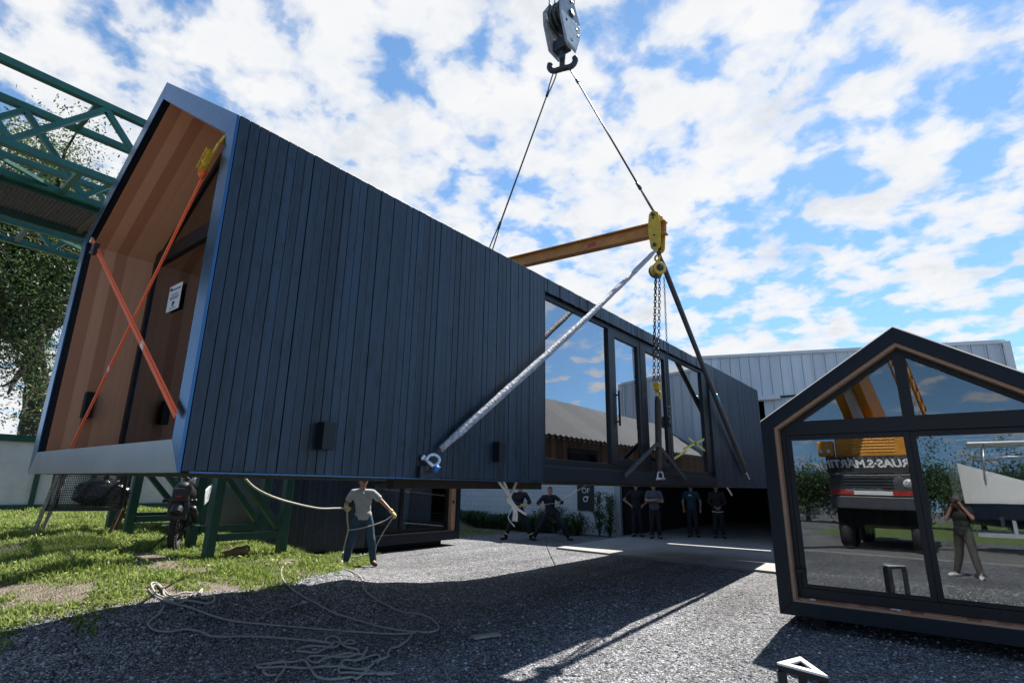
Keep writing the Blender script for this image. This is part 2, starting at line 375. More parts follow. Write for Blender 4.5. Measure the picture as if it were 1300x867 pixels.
def smooth_path(pts, n=6):
    pts = [np.array(p, float) for p in pts]; out = []
    for i in range(len(pts)-1):
        p0, p1, p2, p3 = pts[max(i-1, 0)], pts[i], pts[i+1], pts[min(i+2, len(pts)-1)]
        for k in range(n):
            t = k/n; out.append(.5*((2*p1)+(-p0+p2)*t+(2*p0-5*p1+4*p2-p3)*t*t+(-p0+3*p1-3*p2+p3)*t**3))
    out.append(pts[-1]); return out
def text_mesh(name, body, size, mat, parent, loc, R, depth=.004, shear=0., bold=0.):
    cu = bpy.data.curves.new(name, 'FONT'); cu.body = body; cu.size = size; cu.align_x = 'CENTER'; cu.align_y = 'CENTER'; cu.extrude = depth; cu.shear = shear; cu.offset = bold
    t = bpy.data.objects.new(name+'_tmp', cu); COL.objects.link(t)
    dg = bpy.context.evaluated_depsgraph_get(); me = bpy.data.meshes.new_from_object(t.evaluated_get(dg)); bpy.data.objects.remove(t)
    me.transform(Matrix(np.array(R, float).tolist()).to_4x4()); me.materials.clear(); me.materials.append(mat)
    me.name = name; o = bpy.data.objects.new(name, me); COL.objects.link(o); o.parent = parent; o.location = tuple(np.array(loc, float)-wloc(parent)); return o
SKY_S, CLOUD_S, SUN_S, EXPO = .085, .42, 5.0, 1.2
# ================================================================== ground
def make_ground():
    xs = np.unique(np.round(np.concatenate([np.arange(-300, -40, 20), np.arange(-40, -16, 1.), np.arange(-16, -4, .14), np.arange(-4, 12, .4), np.arange(12, 60, 4), np.arange(60, 301, 20)]), 3))
    ys = np.unique(np.round(np.concatenate([np.arange(-300, -40, 20), np.arange(-40, -8, 1.5), np.arange(-8, 0, .4), np.arange(0, 10, .14), np.arange(10, 30, .5), np.arange(30, 60, 4), np.arange(60, 421, 20)]), 3))
    vs = []; soil = []
    for y in ys:
        for x in xs:
            z = terrain(x, y)
            n = noise.noise(Vector((x*.9, y*.9, 0)))*.5+noise.noise(Vector((x*3.1, y*3.1, 3)))*.25
            near = 1 if (-16 < x < -4 and 0 < y < 10) else 0
            z += near*(noise.noise(Vector((x*1.7, y*1.7, 9)))*.02)*(1 if z > .02 else .4)
            vs.append((x, y, z)); soil.append(soil_mask(x, y)+.22*n)
    nx = len(xs); fs = [(j*nx+i, j*nx+i+1, (j+1)*nx+i+1, (j+1)*nx+i) for j in range(len(ys)-1) for i in range(nx-1)]
    me = bpy.data.meshes.new('ground'); me.from_pydata(vs, [], fs); me.materials.append(M['gravel'])
    at = me.attributes.new('soil', 'FLOAT', 'POINT'); at.data.foreach_set('value', np.array(soil, np.float32))
    me.polygons.foreach_set('use_smooth', [True]*len(fs)); me.update()
    o = bpy.data.objects.new('ground', me); COL.objects.link(o); tag(o, 'ground of grey crushed stone rising to a soil bank on the left', kind='structure')
def edge_p(q): return itp(q, [-6, 1, 4, 5.2, 6, 7.3, 8.5, 9.6, 11], [-6.6, -6.75, -6.75, -7.3, -8.1, -9.1, -10.4, -11.2, -12.5])
def soil_mask(p, q):
    if q < -8 or q > 26 or p < -45: return 0. if q < -8 else 1.
    return sst((edge_p(q)+.25-p)/.9)
make_ground()
def stones(n):
    ico = bmesh.new(); bmesh.ops.create_icosphere(ico, subdivisions=1, radius=1.); B = np.array([v.co[:] for v in ico.verts]); Fc = np.array([[v.index for v in f.verts] for f in ico.faces]); ico.free()
    nv, nf = len(B), len(Fc); P = []
    while len(P) < n:
        q = 1.6+8.5*random.random()**1.6; p = random.uniform(-7.2, 2.6)
        if soil_mask(p, q) > .6 and random.random() < .8: continue
        P.append((p, q, terrain(p, q)))
    P = np.array(P); s = .006+.013*rng.random(n)**2.2; S = s[:, None]*rng.uniform(.6, 1.4, (n, 3))*np.array([1, 1, .7])
    ang = rng.uniform(0, 6.28, n); c, d = np.cos(ang), np.sin(ang); V = B[None]*(1+rng.normal(0, .12, (n, nv, 1)))*S[:, None, :]
    V = np.stack([V[..., 0]*c[:, None]-V[..., 1]*d[:, None], V[..., 0]*d[:, None]+V[..., 1]*c[:, None], V[..., 2]], -1)+P[:, None, :]
    me = bpy.data.meshes.new('loose_stones'); me.vertices.add(n*nv); me.vertices.foreach_set('co', V.astype(np.float32).ravel()); idx = (np.arange(n)[:, None, None]*nv+Fc[None]).astype(np.int32).ravel()
    me.loops.add(len(idx)); me.loops.foreach_set('vertex_index', idx); me.polygons.add(n*nf); me.polygons.foreach_set('loop_start', np.arange(0, len(idx), 3, dtype=np.int32)); me.materials.append(M['stones']); me.update(); me.validate()
    o = bpy.data.objects.new('loose_stones', me); COL.objects.link(o); tag(o, 'loose crushed grey stones lying on the yard', 'gravel', kind='stuff')
stones(26000)
t = MB(); t.prism([(-8.55, 12.95, .0), (-8.9, 17.95, .0), (2.2, 17.95, .0), (2.2, 12.0, .0), (-2.8, 12.35, .0)], (0, 0, .045)); tag(t.build('concrete_apron', M['slab']), 'pale concrete apron in front of the dark shed door', kind='structure')
t = MB(); t.box(-9.2, 1.5, 17.95, 32, .0, .043); tag(t.build('shed_floor', M['slab']), kind='structure')
t = MB(); t.box(-60, 60, -12.5, -4.8, -.05, .012); tag(t.build('road', M['road']), kind='structure')
t = MB(); t.box(-60, 60, -4.8, -4.62, -.05, .03); tag(t.build('kerb', M['slab']), kind='structure')
t = MB(); t.box(-60, 60, -60, -17, -.05, .01); tag(t.build('verge', M['lawn']), kind='structure')

# ================================================================== the hanging cabin
X0, X1, Y0, Y1, ZB, ZE, ZR = -6.933, -3.533, 1.36, 14.85, 1.65, 4.08, 5.22
XM = (X0+X1)/2; SL = (ZR-ZE)/(X1-XM)
def gable(x0, x1, zb, ze, zr, y, d=0., db=None):
    """pentagon of a gable, inset by d (and by db at the bottom)"""
    xm = (x0+x1)/2; sl = (zr-ze)/(x1-xm); dv = d*math.sqrt(1+sl*sl); db = d if db is None else db
    return [(x1-d, y, zb+db), (x1-d, y, ze+d*sl-dv), (xm, y, zr-dv), (x0+d, y, ze+d*sl-dv), (x0+d, y, zb+db)]
cab = root('modular_cabin', (XM, Y0, ZB), 'long black timber clad cabin with a gabled roof hanging from the crane slings', 'modular house')
def boards(mb, x, y0, y1, z0, z1, w, t=.02, jit=.003, gap=.006):
    n = max(1, round((y1-y0)/w)); 
    for i in range(n):
        a = y0+(y1-y0)*i/n; b = y0+(y1-y0)*(i+1)/n; o = random.uniform(-jit, jit)
        g0 = gap*random.uniform(.3, 1.); mb.box(x-t, x+o, a+g0/2, b-g0/2, z0+random.uniform(-.004, .004), z1)
    mb.box(x-t-.03, x-t-.001, y0, y1, z0+.01, z1-.01)
m = MB(); boards(m, X1, Y0+.022, 5.12, ZB+.012, ZE+.005, .0735); m.build('side_cladding', M['clad'], cab, bevel=.002)
m = MB(); boards(m, X1, 10.99, Y1-.05, ZB+.012, ZE+.005, .0735); m.build('side_cladding', M['clad'], cab, bevel=.002)
m = MB(); boards(m, X1, 5.125, 10.985, 3.91, ZE+.005, .07, jit=.004); m.build('eaves_slats', M['clad'], cab)
wy0, wy1 = onx(714, 545, X0)[1], onx(736, 545, X0)[1]
for a, b in ((Y0+.06, wy0), (wy1, Y1-.05)): m = MB(); m.box(X0, X0+.05, a, b, ZB+.01, ZE); m.build('rear_side_cladding', M['clad'], cab)
m = MB(); m.box(X0, X0+.05, wy0, wy1, ZB+.01, ZB+.2); m.box(X0, X0+.05, wy0, wy1, 3.75, ZE); m.box(X0+.002, X0+.06, wy0, wy0+.05, ZB+.2, 3.75); m.box(X0+.002, X0+.06, wy1-.05, wy1, ZB+.2, 3.75); rw = m.build('rear_window', M['black'], cab)
m = MB(); m.box(X0+.02, X0+.03, wy0+.05, wy1-.05, ZB+.2, 3.75); m.build('pane', M['glass3'], rw)
m = MB(); m.prism(gable(X0, X1, ZB, ZE, ZR, Y1-.05, .055), (0, .05, 0)); m.build('end_wall', M['clad'], cab)
m = MB()
g = gable(X0, X1, ZB, ZE, ZR, 0, .035)
for s in (0, 1):
    a, b = (g[1], g[2]) if s == 0 else (g[2], g[3])
    a = np.array(a); b = np.array(b); dn = V3(0, 0, -.13)
    m.prism([a+V3(0, Y0+.062, 0), b+V3(0, Y0+.062, 0), b+V3(0, Y0+.062, 0)+dn, a+V3(0, Y0+.062, 0)+dn], (0, Y1-Y0-.064, 0))
m.build('roof', M['navy'], cab)
m = MB(); go_, gi_ = gable(X0, X1, ZB, ZE, ZR, Y0), gable(X0, X1, ZB, ZE, ZR, Y0, .155, .20)
for i in range(4): m.prism([go_[i], go_[i+1], gi_[i+1], gi_[i]], (0, .02, 0))
m.box(X1-.15, X1-.05, Y0+.0205, Y0+.06, ZB+.21, ZE-.05); m.build('gable_trim', M['trim'], cab, bevel=.003)
m = MB(); m.prism([go_[4], go_[0], gi_[0], gi_[4]], (0, .02, 0)); m.build('sill_trim', M['trimreflect'], cab, bevel=.003)
m = MB(); m.ring(gable(X0, X1, ZB, ZE, ZR, Y0+.0215, .06, .05), gable(X0, X1, ZB, ZE, ZR, Y0+.0215, .160, .18), (0, .04, 0)); m.build('inner_reveal', M['black'], cab)
# porch lining: walls and sloping ceiling, planks running up the wall and on up the slope
li = gable(X0, X1, ZB, ZE, ZR, 0, .166, .20); lo = gable(X0, X1, ZB, ZE, ZR, 0, .15, .12)
for nm, i in (('porch_wall', 3), ('porch_ceiling', 2), ('porch_ceiling', 1), ('porch_wall', 0)):
    m = MB(); q = [li[i], li[i+1], lo[i+1], lo[i]]
    m.prism([(p[0], Y0+.0625, p[2]) for p in q], (0, .69, 0)); m.build(nm, M['wood'], cab)
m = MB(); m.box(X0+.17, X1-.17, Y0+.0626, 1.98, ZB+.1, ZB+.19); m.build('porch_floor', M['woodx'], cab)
# porch glazing: transom, jambs, lower and upper panes
YG = 1.99
fr = MB(); inn = gable(X0, X1, ZB, ZE, ZR, YG, .179, .20); in2 = gable(X0, X1, ZB, ZE, ZR, YG, .25, .26)
fr.ring(inn, in2, (0, .07, 0)); fr.box(X0+.25, X1-.25, YG-.012, YG+.06, 3.93, 4.09); fr.box(XM-.03, XM+.03, YG+.004, YG+.064, ZB+.26, 3.93)
gf = fr.build('porch_window', M['black'], cab, bevel=.003)
m = MB(); m.box(X0+.252, X1-.252, YG+.02, YG+.04, ZB+.262, 3.93); m.build('pane', M['glassd'], gf)
m = MB(); a = gable(X0, X1, ZB, ZE, ZR, YG+.02, .252, .26); m.prism([(X1-.252, YG+.02, 4.09), *a[1:4], (X0+.252, YG+.02, 4.09)] if a[1][2] > 4.09 else [(a[2][0]+(a[2][2]-4.09)/SL, YG+.02, 4.09), a[2], (a[2][0]-(a[2][2]-4.09)/SL, YG+.02, 4.09)], (0, .02, 0)); m.build('pane', M['glassd'], gf)
pt, pr, pb = ony(216, 365, YG-.006), ony(231, 357, YG-.006), ony(211, 397, YG-.006)
xa, xb, za, zb_ = pt[0], pr[0]+.02, pt[2], pb[2]
m = MB(); m.box(xa, xb, YG-.004, YG-.001, zb_, za); nt_ = m.build('notice', M['paper'], gf)
m = MB(); w = xb-xa; h = za-zb_
m.box(xa+.08*w, xa+.24*w, YG-.0065, YG-.0045, za-.2*h, za-.08*h)
for k, (f0, f1, z0, tk) in enumerate([(.28, .9, .16, .05), (.25, .75, .36, .025), (.15, .85, .46, .03), (.2, .8, .53, .03), (.42, .6, .66, .1), (.42, .56, .78, .06), (.25, .75, .9, .02)]): m.box(xa+f0*w, xa+f1*w, YG-.0065, YG-.0045, za-(z0+tk)*h, za-z0*h)
m.build('notice_print', M['ink'], nt_)
m = MB(); m.box(X0+.178, X0+.26, 1.62, 1.70, 2.20, 2.46); m.build('porch_lamp', M['black'], cab, bevel=.004)
# window bay
fr = MB(); xo, xi = X1-.05, X1-.12
fr.box(xi, xo, 5.12, 11.0, 3.845, 3.909); fr.box(xi, xo, 5.12, 11.0, 1.83, 1.92)
for a, b in ((5.15, 5.2), (6.80, 6.93), (7.86, 7.99), (8.91, 9.02), (10.67, 10.99)): fr.box(xi+.002, xo+.012, a, b, 1.92, 3.845)
fr.box(X1-.16, X1-.005, 5.121, 5.15, 1.84, 3.909)
bay = fr.build('window_bay', M['black'], cab, bevel=.003)
def pane(y0, y1, z0, z1, par): m = MB(); m.box(xi+.025, xi+.045, y0, y1, z0, z1); return m.build('pane', M['glass'], par)
def sash(y0, y1, par, fw=.085):
    m = MB(); x_a, x_b = xi+.01, xo+.006; z0, z1 = 1.921, 3.844
    m.box(x_a, x_b, y0, y0+fw, z0, z1); m.box(x_a, x_b, y1-fw, y1, z0, z1); m.box(x_a, x_b, y0+fw, y1-fw, z0, z0+fw); m.box(x_a, x_b, y0+fw, y1-fw, z1-fw, z1)
    d = m.build('glazed_door', M['black'], par, bevel=.003); pane(y0+fw, y1-fw, z0+fw, z1-fw, d); return d
pane(5.2, 6.8, 1.92, 3.845, bay)
p4 = pane(9.02, 10.67, 1.92, 3.845, bay)
d1 = sash(6.93, 7.86, cab); d2 = sash(7.99, 8.91, cab)
m = MB(); m.beam((xo+.05, 7.0, 2.45), (xo+.05, 7.0, 2.95), .02, .025); m.box(xo, xo+.05, 6.99, 7.01, 2.5, 2.52); m.box(xo, xo+.05, 6.99, 7.01, 2.88, 2.9); m.build('handle', M['black'], d1)
m = MB(); m.box(xo, xo+.06, 8.83, 8.86, 2.6, 2.78); m.build('handle', M['dsteel'], d2)
m = MB()
c = ony(876, 566, 9.9); xt = xi+.047
for a, b in (((868, 570), (897, 556)), ((874, 556), (898, 574)), ((856, 582), (872, 572))):
    P, Q = onx(*a, xt), onx(*b, xt); m.beam(P, Q, .004, .035, up=(1, 0, 0)) if False else m.prism([P+V3(0, 0, .02), Q+V3(0, 0, .02), Q-V3(0, 0, .02), P-V3(0, 0, .02)], (.003, 0, 0))
m.build('tape_cross', M['tape'], cab)
m = MB(); m.box(X1-.10, X1-.002, 5.12, 10.99, 1.665, 1.828); m.box(X1-.12, X1-.04, 5.12, 10.99, 1.828, 1.845); m.build('sill_beam', M['navy'], cab, bevel=.006)
m = MB(); m.box(X0+.06, X1-.12, Y0+.07, Y1-.06, ZB+.0, ZB+.098); m.build('floor_frame', M['dull'], cab)
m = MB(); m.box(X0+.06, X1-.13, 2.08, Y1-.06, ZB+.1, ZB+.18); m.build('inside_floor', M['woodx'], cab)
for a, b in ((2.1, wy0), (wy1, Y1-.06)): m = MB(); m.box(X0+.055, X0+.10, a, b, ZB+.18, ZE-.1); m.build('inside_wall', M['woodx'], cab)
for a in (5.05,): m = MB(); m.box(X0+.11, X1-.14, a, a+.05, ZB+.181, ZE-.1); m.build('partition', M['greywall'], cab)
m = MB(); m.box(X0+.12, X1-.13, 2.1, Y1-.06, ZE-.14, ZE-.1); m.build('inside_ceiling', M['dull'], cab)
for y in (2.24, 4.22):
    m = MB(); m.box(X1+.003, X1+.085, y, y+.10, 1.835, 2.03); m.build('wall_lamp', M['black'], cab, bevel=.004)
for x, ya_, yb_ in ((-4.2, 3.5, 5.95),):
    m = MB(); m.box(x-.05, x+.05, ya_, yb_, ZB-.08, ZB-.002); m.build('skid_beam', M['timber'], cab)
# hull profile strip under the boards
for a, b in ((Y0+.066, 5.12), (10.99, Y1-.05)): m = MB(); m.box(X1-.03, X1+.004, a, b, ZB, ZB+.010); m.build('drip_edge', M['trim'], cab)
# ratchet straps crossed over the porch
def strap(a, b, mid_tag):
    m = MB(); d = unit(b-a); w = np.cross(d, (0, 1, 0))*.029
    m.prism([a+w, b+w, b-w, a-w], (0, .004, 0)); m.tube([a+w*.35+V3(0, -.003, 0), b+w*.35+V3(0, -.003, 0)], .004, 5)
    return m
yS = Y0-.006
sA, sB = ony(117, 305, yS), ony(223, 526, yS-.02); s2A, s2B = ony(262, 215, yS-.01), ony(90, 567, yS)
rs = root('ratchet_strap', tuple(sA), 'orange strap running from the left eave down to the right post of the porch', 'strap', 'orange straps crossed over the porch')
strap(sA, sB, 0).build('webbing', M['orange'], rs)
m = MB(); c = lerp(sA, sB, .085); m.box(c[0]-.05, c[0]+.05, c[1]-.035, c[1]+.01, c[2]-.055, c[2]+.05); m.tube([c+V3(-.06, -.03, -.03), c+V3(.06, -.03, -.03)], .014, 8); m.build('ratchet', M['dsteel'], rs, bevel=.008)
m = MB(); c = lerp(sA, sB, .72); d = unit(sB-sA); w = np.cross(d, (0, 1, 0))*.024; m.prism([c-d*.04+w-V3(0, .004, 0), c+d*.04+w-V3(0, .004, 0), c+d*.04-w-V3(0, .004, 0), c-d*.04-w-V3(0, .004, 0)], (0, .003, 0)); m.build('strap_label', M['tag'], rs)
m = MB(); m.tube([sA+V3(-.01, 0, .03), sA+V3(.0, -.01, -.03)], .012, 6); m.build('hook', M['steel'], rs)
rs = root('ratchet_strap', tuple(s2B), 'orange strap with a yellow ratchet rising from the porch sill to the right eave', 'strap', 'orange straps crossed over the porch')
strap(s2A, s2B, 0).build('webbing', M['orange'], rs)
m = MB(); e = ony(279, 182, yS-.01); m.prism([s2A+V3(-.028, 0, .02), s2A+V3(.028, 0, 0), e+V3(.022, 0, 0), e+V3(-.022, 0, 0)], (0, -.012, 0)); m.tube([e, e+V3(.02, .02, .06)], .012, 6)
c = lerp(s2A, e, .18); u_ = unit(e-s2A); w_ = unit(np.cross(u_, (0, 1, 0)))
for sg in (-1, 1): m.beam(c+w_*.036*sg-u_*.07+V3(0, -.03, 0), c+w_*.030*sg+u_*.10+V3(0, -.03, 0), .008, .045, up=(0, 1, 0))
m.tube([c-w_*.05+V3(0, -.03, 0), c+w_*.05+V3(0, -.03, 0)], .017, 10); m.build('ratchet', M['yellow'], rs, bevel=.003)
m = MB(); c = s2A+V3(-.005, -.02, -.04); m.ell(c, (.034, .026, .04)); m.build('webbing_roll', M['orange'], rs)
m = MB(); c = lerp(s2A, s2B, .69); d = unit(s2B-s2A); w = np.cross(d, (0, 1, 0))*.024; m.prism([c-d*.02+w-V3(0, .004, 0), c+d*.02+w-V3(0, .004, 0), c+d*.02-w-V3(0, .004, 0), c-d*.02-w-V3(0, .004, 0)], (0, .003, 0)); m.build('strap_label', M['tag'], rs)

# ================================================================== small glazed cabin on the right
def small_cabin():
    x0, x1, y0, y1, zb, ze, zr = -1.859, 1.347, 7.755, 16.4, .15, 2.479, 3.525
    xm = (x0+x1)/2; sl = (zr-ze)/(x1-xm)
    r = root('glazed_cabin', (xm, y0, 0), 'small black gabled cabin with a fully glazed front standing on the gravel', 'modular house')
    m = MB(); m.ring(gable(x0, x1, zb, ze, zr, y0), gable(x0, x1, zb, ze, zr, y0, .155, .15), (0, .045, 0)); m.build('gable_frame', M['navy'], r, bevel=.004)
    m = MB(); m.ring(gable(x0, x1, zb, ze, zr, y0+.03, .156, .151), gable(x0, x1, zb, ze, zr, y0+.03, .195, .175), (0, .16, 0)); m.build('timber_reveal', M['woodpale'], r)
    m = MB(); m.box(x0+.20, x1-.20, y0+.045, y0+.19, zb+.176, zb+.19); m.build('threshold_board', M['woodx'], r)
    fr = MB(); ya, yb = y0+.15, y0+.235
    fr.ring(gable(x0, x1, zb, ze, zr, ya, .196, .192), gable(x0, x1, zb, ze, zr, ya, .255, .30), (0, yb-ya, 0))
    fr.box(x0+.255, x1-.255, ya-.004, yb, 2.30, 2.475); fr.box(xm-.055, xm+.065, ya-.002, yb, 2.475, zr-.30)
    f = fr.build('front_frame', M['black'], r, bevel=.003)
    for a, b in ((x0+.257, xm-.02), (xm-.02, x1-.257)):
        m = MB(); w0 = .06; a_, b_ = (a, b); yy = ya+.012+(.02 if a > xm-.1 else 0)
        m.box(a_, a_+w0, yy, yy+.05, .452, 2.298); m.box(b_-w0, b_, yy, yy+.05, .452, 2.298); m.box(a_+w0, b_-w0, yy, yy+.05, .452, .50); m.box(a_+w0, b_-w0, yy, yy+.05, 2.235, 2.298)
        s = m.build('sliding_door', M['black'], r, bevel=.003)
        for k_, (oy, tx, tz) in enumerate(((.012, .0105, 0.), (.034, .0075, .0085))):
            def gp_(x_, z_, d_): return (x_, yy+oy+d_+tx*(z_-1.37)+tz*(x_-(a_+b_)/2), z_)
            m = MB(); m.prism([gp_(a_+w0, .50, 0), gp_(b_-w0, .50, 0), gp_(b_-w0, 2.235, 0), gp_(a_+w0, 2.235, 0)], (0, .005, 0)); m.build('pane', M['glassd'], s)
        if a < xm-.5:
            m = MB(); m.box(a_+.004, a_+.05, yy-.05, yy+.001, .62, .68); m.box(a_-.045, a_+.05, yy-.075, yy-.045, .63, .67); m.build('handle', M['black'], s, bevel=.003)
    for sgn in (-1, 1):
        yy = ya+.04; ap = gable(x0, x1, zb, ze, zr, yy, .256)[2][2]; xi_ = xm+(.066 if sgn > 0 else -.056)
        zc = ap-abs(xi_-xm)*sl; xo_ = xm+sgn*(ap-2.476)/sl
        m = MB(); m.prism([(xi_, yy, 2.476), (xo_, yy, 2.476), (xi_, yy, zc)], (0, .014, 0)); m.build('gable_pane', M['glassd'], r)
    # left wall, right wall, back, roof, floor
    m = MB(); boards(m, 0, y0+.05, y1, zb, ze, .13); 
    m.v = [(x0-(p[0]), p[1], p[2]) for p in m.v]; m.f = [f_[::-1] for f_ in m.f]
    m.build('side_cladding', board_mat('brown clad boards', (.16, .085, .05), (.33, .19, .12), 1, .13, .6, grain=(2, 50)), r)
    m = MB(); m.box(x0-.014, x0-.001, 8.5, 9.6, .3, 2.3); wf = m.build('side_window', M['black'], r)
    m = MB(); m.box(x0-.022, x0-.015, 8.58, 9.52, .38, 2.22); m.build('pane', M['glass'], wf)
    m = MB(); boards(m, x1, y0+.05, y1, zb, ze, .13); m.build('side_cladding', M['clad'], r)
    m = MB(); m.prism(gable(x0, x1, zb, ze, zr, y1-.06, .03), (0, .05, 0)); m.build('end_wall', M['clad'], r)
    m = MB(); n = int((y1-y0)/.09)
    for s in (-1, 1):
        vs = []
        for i in range(n+1):
            y = y0+.047+i*.09; h = .035*(1 if i % 2 else 0)
            for t_ in (0, 1): x = xm+s*(x1-xm+.02)*t_; vs.append((x, y, zr+.012+h-(x1-xm+.02)*t_*sl))
        k = len(vs); vs += [(x, y, z-.05) for x, y, z in vs]
        fs = [(2*i, 2*i+1, 2*i+3, 2*i+2) if s > 0 else (2*i+2, 2*i+3, 2*i+1, 2*i) for i in range(n)]; fs += [tuple(q+k for q in f_[::-1]) for f_ in fs]
        m.add(vs, fs)
    m.build('roof', M['roofcorr'], r)
    m = MB(); m.box(x0+.06, x1-.06, y0+.24, y1-.07, zb+.02, zb+.14); m.build('inside_floor', M['woodx'], r)
    m = MB(); m.box(x0+.1, x1-.1, 12.2, 12.26, zb+.141, ze); m.build('inside_wall', M['woodx'], r)
    m = MB(); m.box(x0+.06, x1-.06, y0+.24, y1-.07, ze-.02, ze+.02); 
    m.build('inside_ceiling', M['dull'], r) if False else None
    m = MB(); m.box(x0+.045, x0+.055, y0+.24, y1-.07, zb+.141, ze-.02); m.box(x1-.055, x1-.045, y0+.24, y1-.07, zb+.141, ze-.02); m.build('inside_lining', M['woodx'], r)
    m = MB(); m.box(x0+.02, x1-.02, y0+.05, y1-.02, zb-.0, zb+.018); m.box(x0+.3, x0+.45, y0+.25, y1-.2, .0, zb-.001); m.box(x1-.45, x1-.3, y0+.25, y1-.2, .0, zb-.001); m.build('skid_base', M['dull'], r)
    for p in ((1032, 765), (1140, 779)):
        c = ony(*p, y0+.05); m = MB(); m.box(c[0]-.035, c[0]+.035, y0+.025, y0+.029, zb+.135, zb+.162) if False else m.box(c[0]-.03-.03*(p[0] > 1100), c[0]+.03, y0+.05, y0+.10, zb+.1905, zb+.1965); m.build('white_clip', M['white'], r)
    return r
small_cabin()

# ================================================================== third cabin behind the man
def third_cabin():
    x1, x0, y0, y1, zb, ze, zr = -11.1, -14.4, 6.0, 11.85, .16, 2.6, 3.7; xm = (x0+x1)/2; sl = (zr-ze)/(x1-xm)
    r = root('dark_cabin', (xm, (y0+y1)/2, 0), 'dark low cabin with timber lined sliding glass doors behind the man with the rope', 'modular house')
    m = MB(); boards(m, x1, y0+.02, 8.62, zb, ze, .12); m.build('side_cladding', M['clad'], r)
    m = MB(); m.ring([(x1-.05, 8.63, zb), (x1-.05, y1, zb), (x1-.05, y1, ze), (x1-.05, 8.63, ze)], [(x1-.05, 8.75, zb+.22), (x1-.05, y1-.14, zb+.22), (x1-.05, y1-.14, ze-.15), (x1-.05, 8.75, ze-.15)], (.065, 0, 0)); m.build('opening_frame', M['navy'], r, bevel=.003)
    m = MB(); m.ring([(x1-.2, 8.75, zb+.22), (x1-.2, y1-.14, zb+.22), (x1-.2, y1-.14, ze-.15), (x1-.2, 8.75, ze-.15)], [(x1-.2, 8.78, zb+.235), (x1-.2, y1-.30, zb+.235), (x1-.2, y1-.30, ze-.18), (x1-.2, 8.78, ze-.18)], (.16, 0, 0)); m.build('timber_reveal', M['woodpale'], r)
    fr = MB(); xx = x1-.16
    for a, b in ((8.78, 8.86), (9.78, 9.88), (11.45, 11.55)): fr.box(xx-.05, xx, a, b, zb+.235, ze-.18)
    fr.box(xx-.052, xx-.002, 8.78, 11.55, zb+.236, zb+.33); fr.box(xx-.052, xx-.002, 8.78, 11.55, ze-.27, ze-.181)
    f = fr.build('sliding_door', M['black'], r)
    for a, b in ((8.86, 9.78), (9.88, 11.45)): m = MB(); m.box(xx-.035, xx-.02, a, b, zb+.33, ze-.27); m.build('pane', M['glass3'], f)
    m = MB(); m.box(x1-.10, x1-.04, 11.58, 11.66, 1.12, 1.2); m.build('handle', M['black'], r)
    m = MB(); m.box(x0, x0+.05, y0, y1, zb, ze); m.prism([(x0+.05, y0, zb), (x1-.05, y0, zb), (x1-.05, y0, ze), (xm, y0, zr-.1), (x0+.05, y0, ze)], (0, .05, 0)); m.prism([(x0+.05, y1-.05, zb), (x1-.06, y1-.05, zb), (x1-.06, y1-.05, ze), (xm, y1-.05, zr-.1), (x0+.05, y1-.05, ze)], (0, .049, 0)); m.build('wall', M['clad'], r)
    m = MB()
    for s in (-1, 1): m.prism([(xm, y0-.05, zr), (xm+s*(x1-xm+.02), y0-.05, ze+.01), (xm+s*(x1-xm+.02), y0-.05, ze+.09), (xm, y0-.05, zr+.08)], (0, y1-y0+.1, 0))
    m.build('roof', M['navy'], r)
    m = MB(); m.box(x0+.06, x1-.22, y0+.06, y1-.06, zb+.1, zb+.2); m.box(x0+.051, x0+.09, y0+.06, y1-.06, zb+.2, ze); m.build('inside_lining', M['wood'], r)
    m = MB(); m.box(x0+.1, x1-.1, y0+.1, y1-.1, zb-.0, zb+.098); m.box(x0+.3, x0+.5, y0+.3, y1-.3, -.1, zb-.001); m.box(x1-.5, x1-.3, y0+.3, y1-.4, -.1, zb-.001); m.build('skid_base', M['dull'], r)
third_cabin()

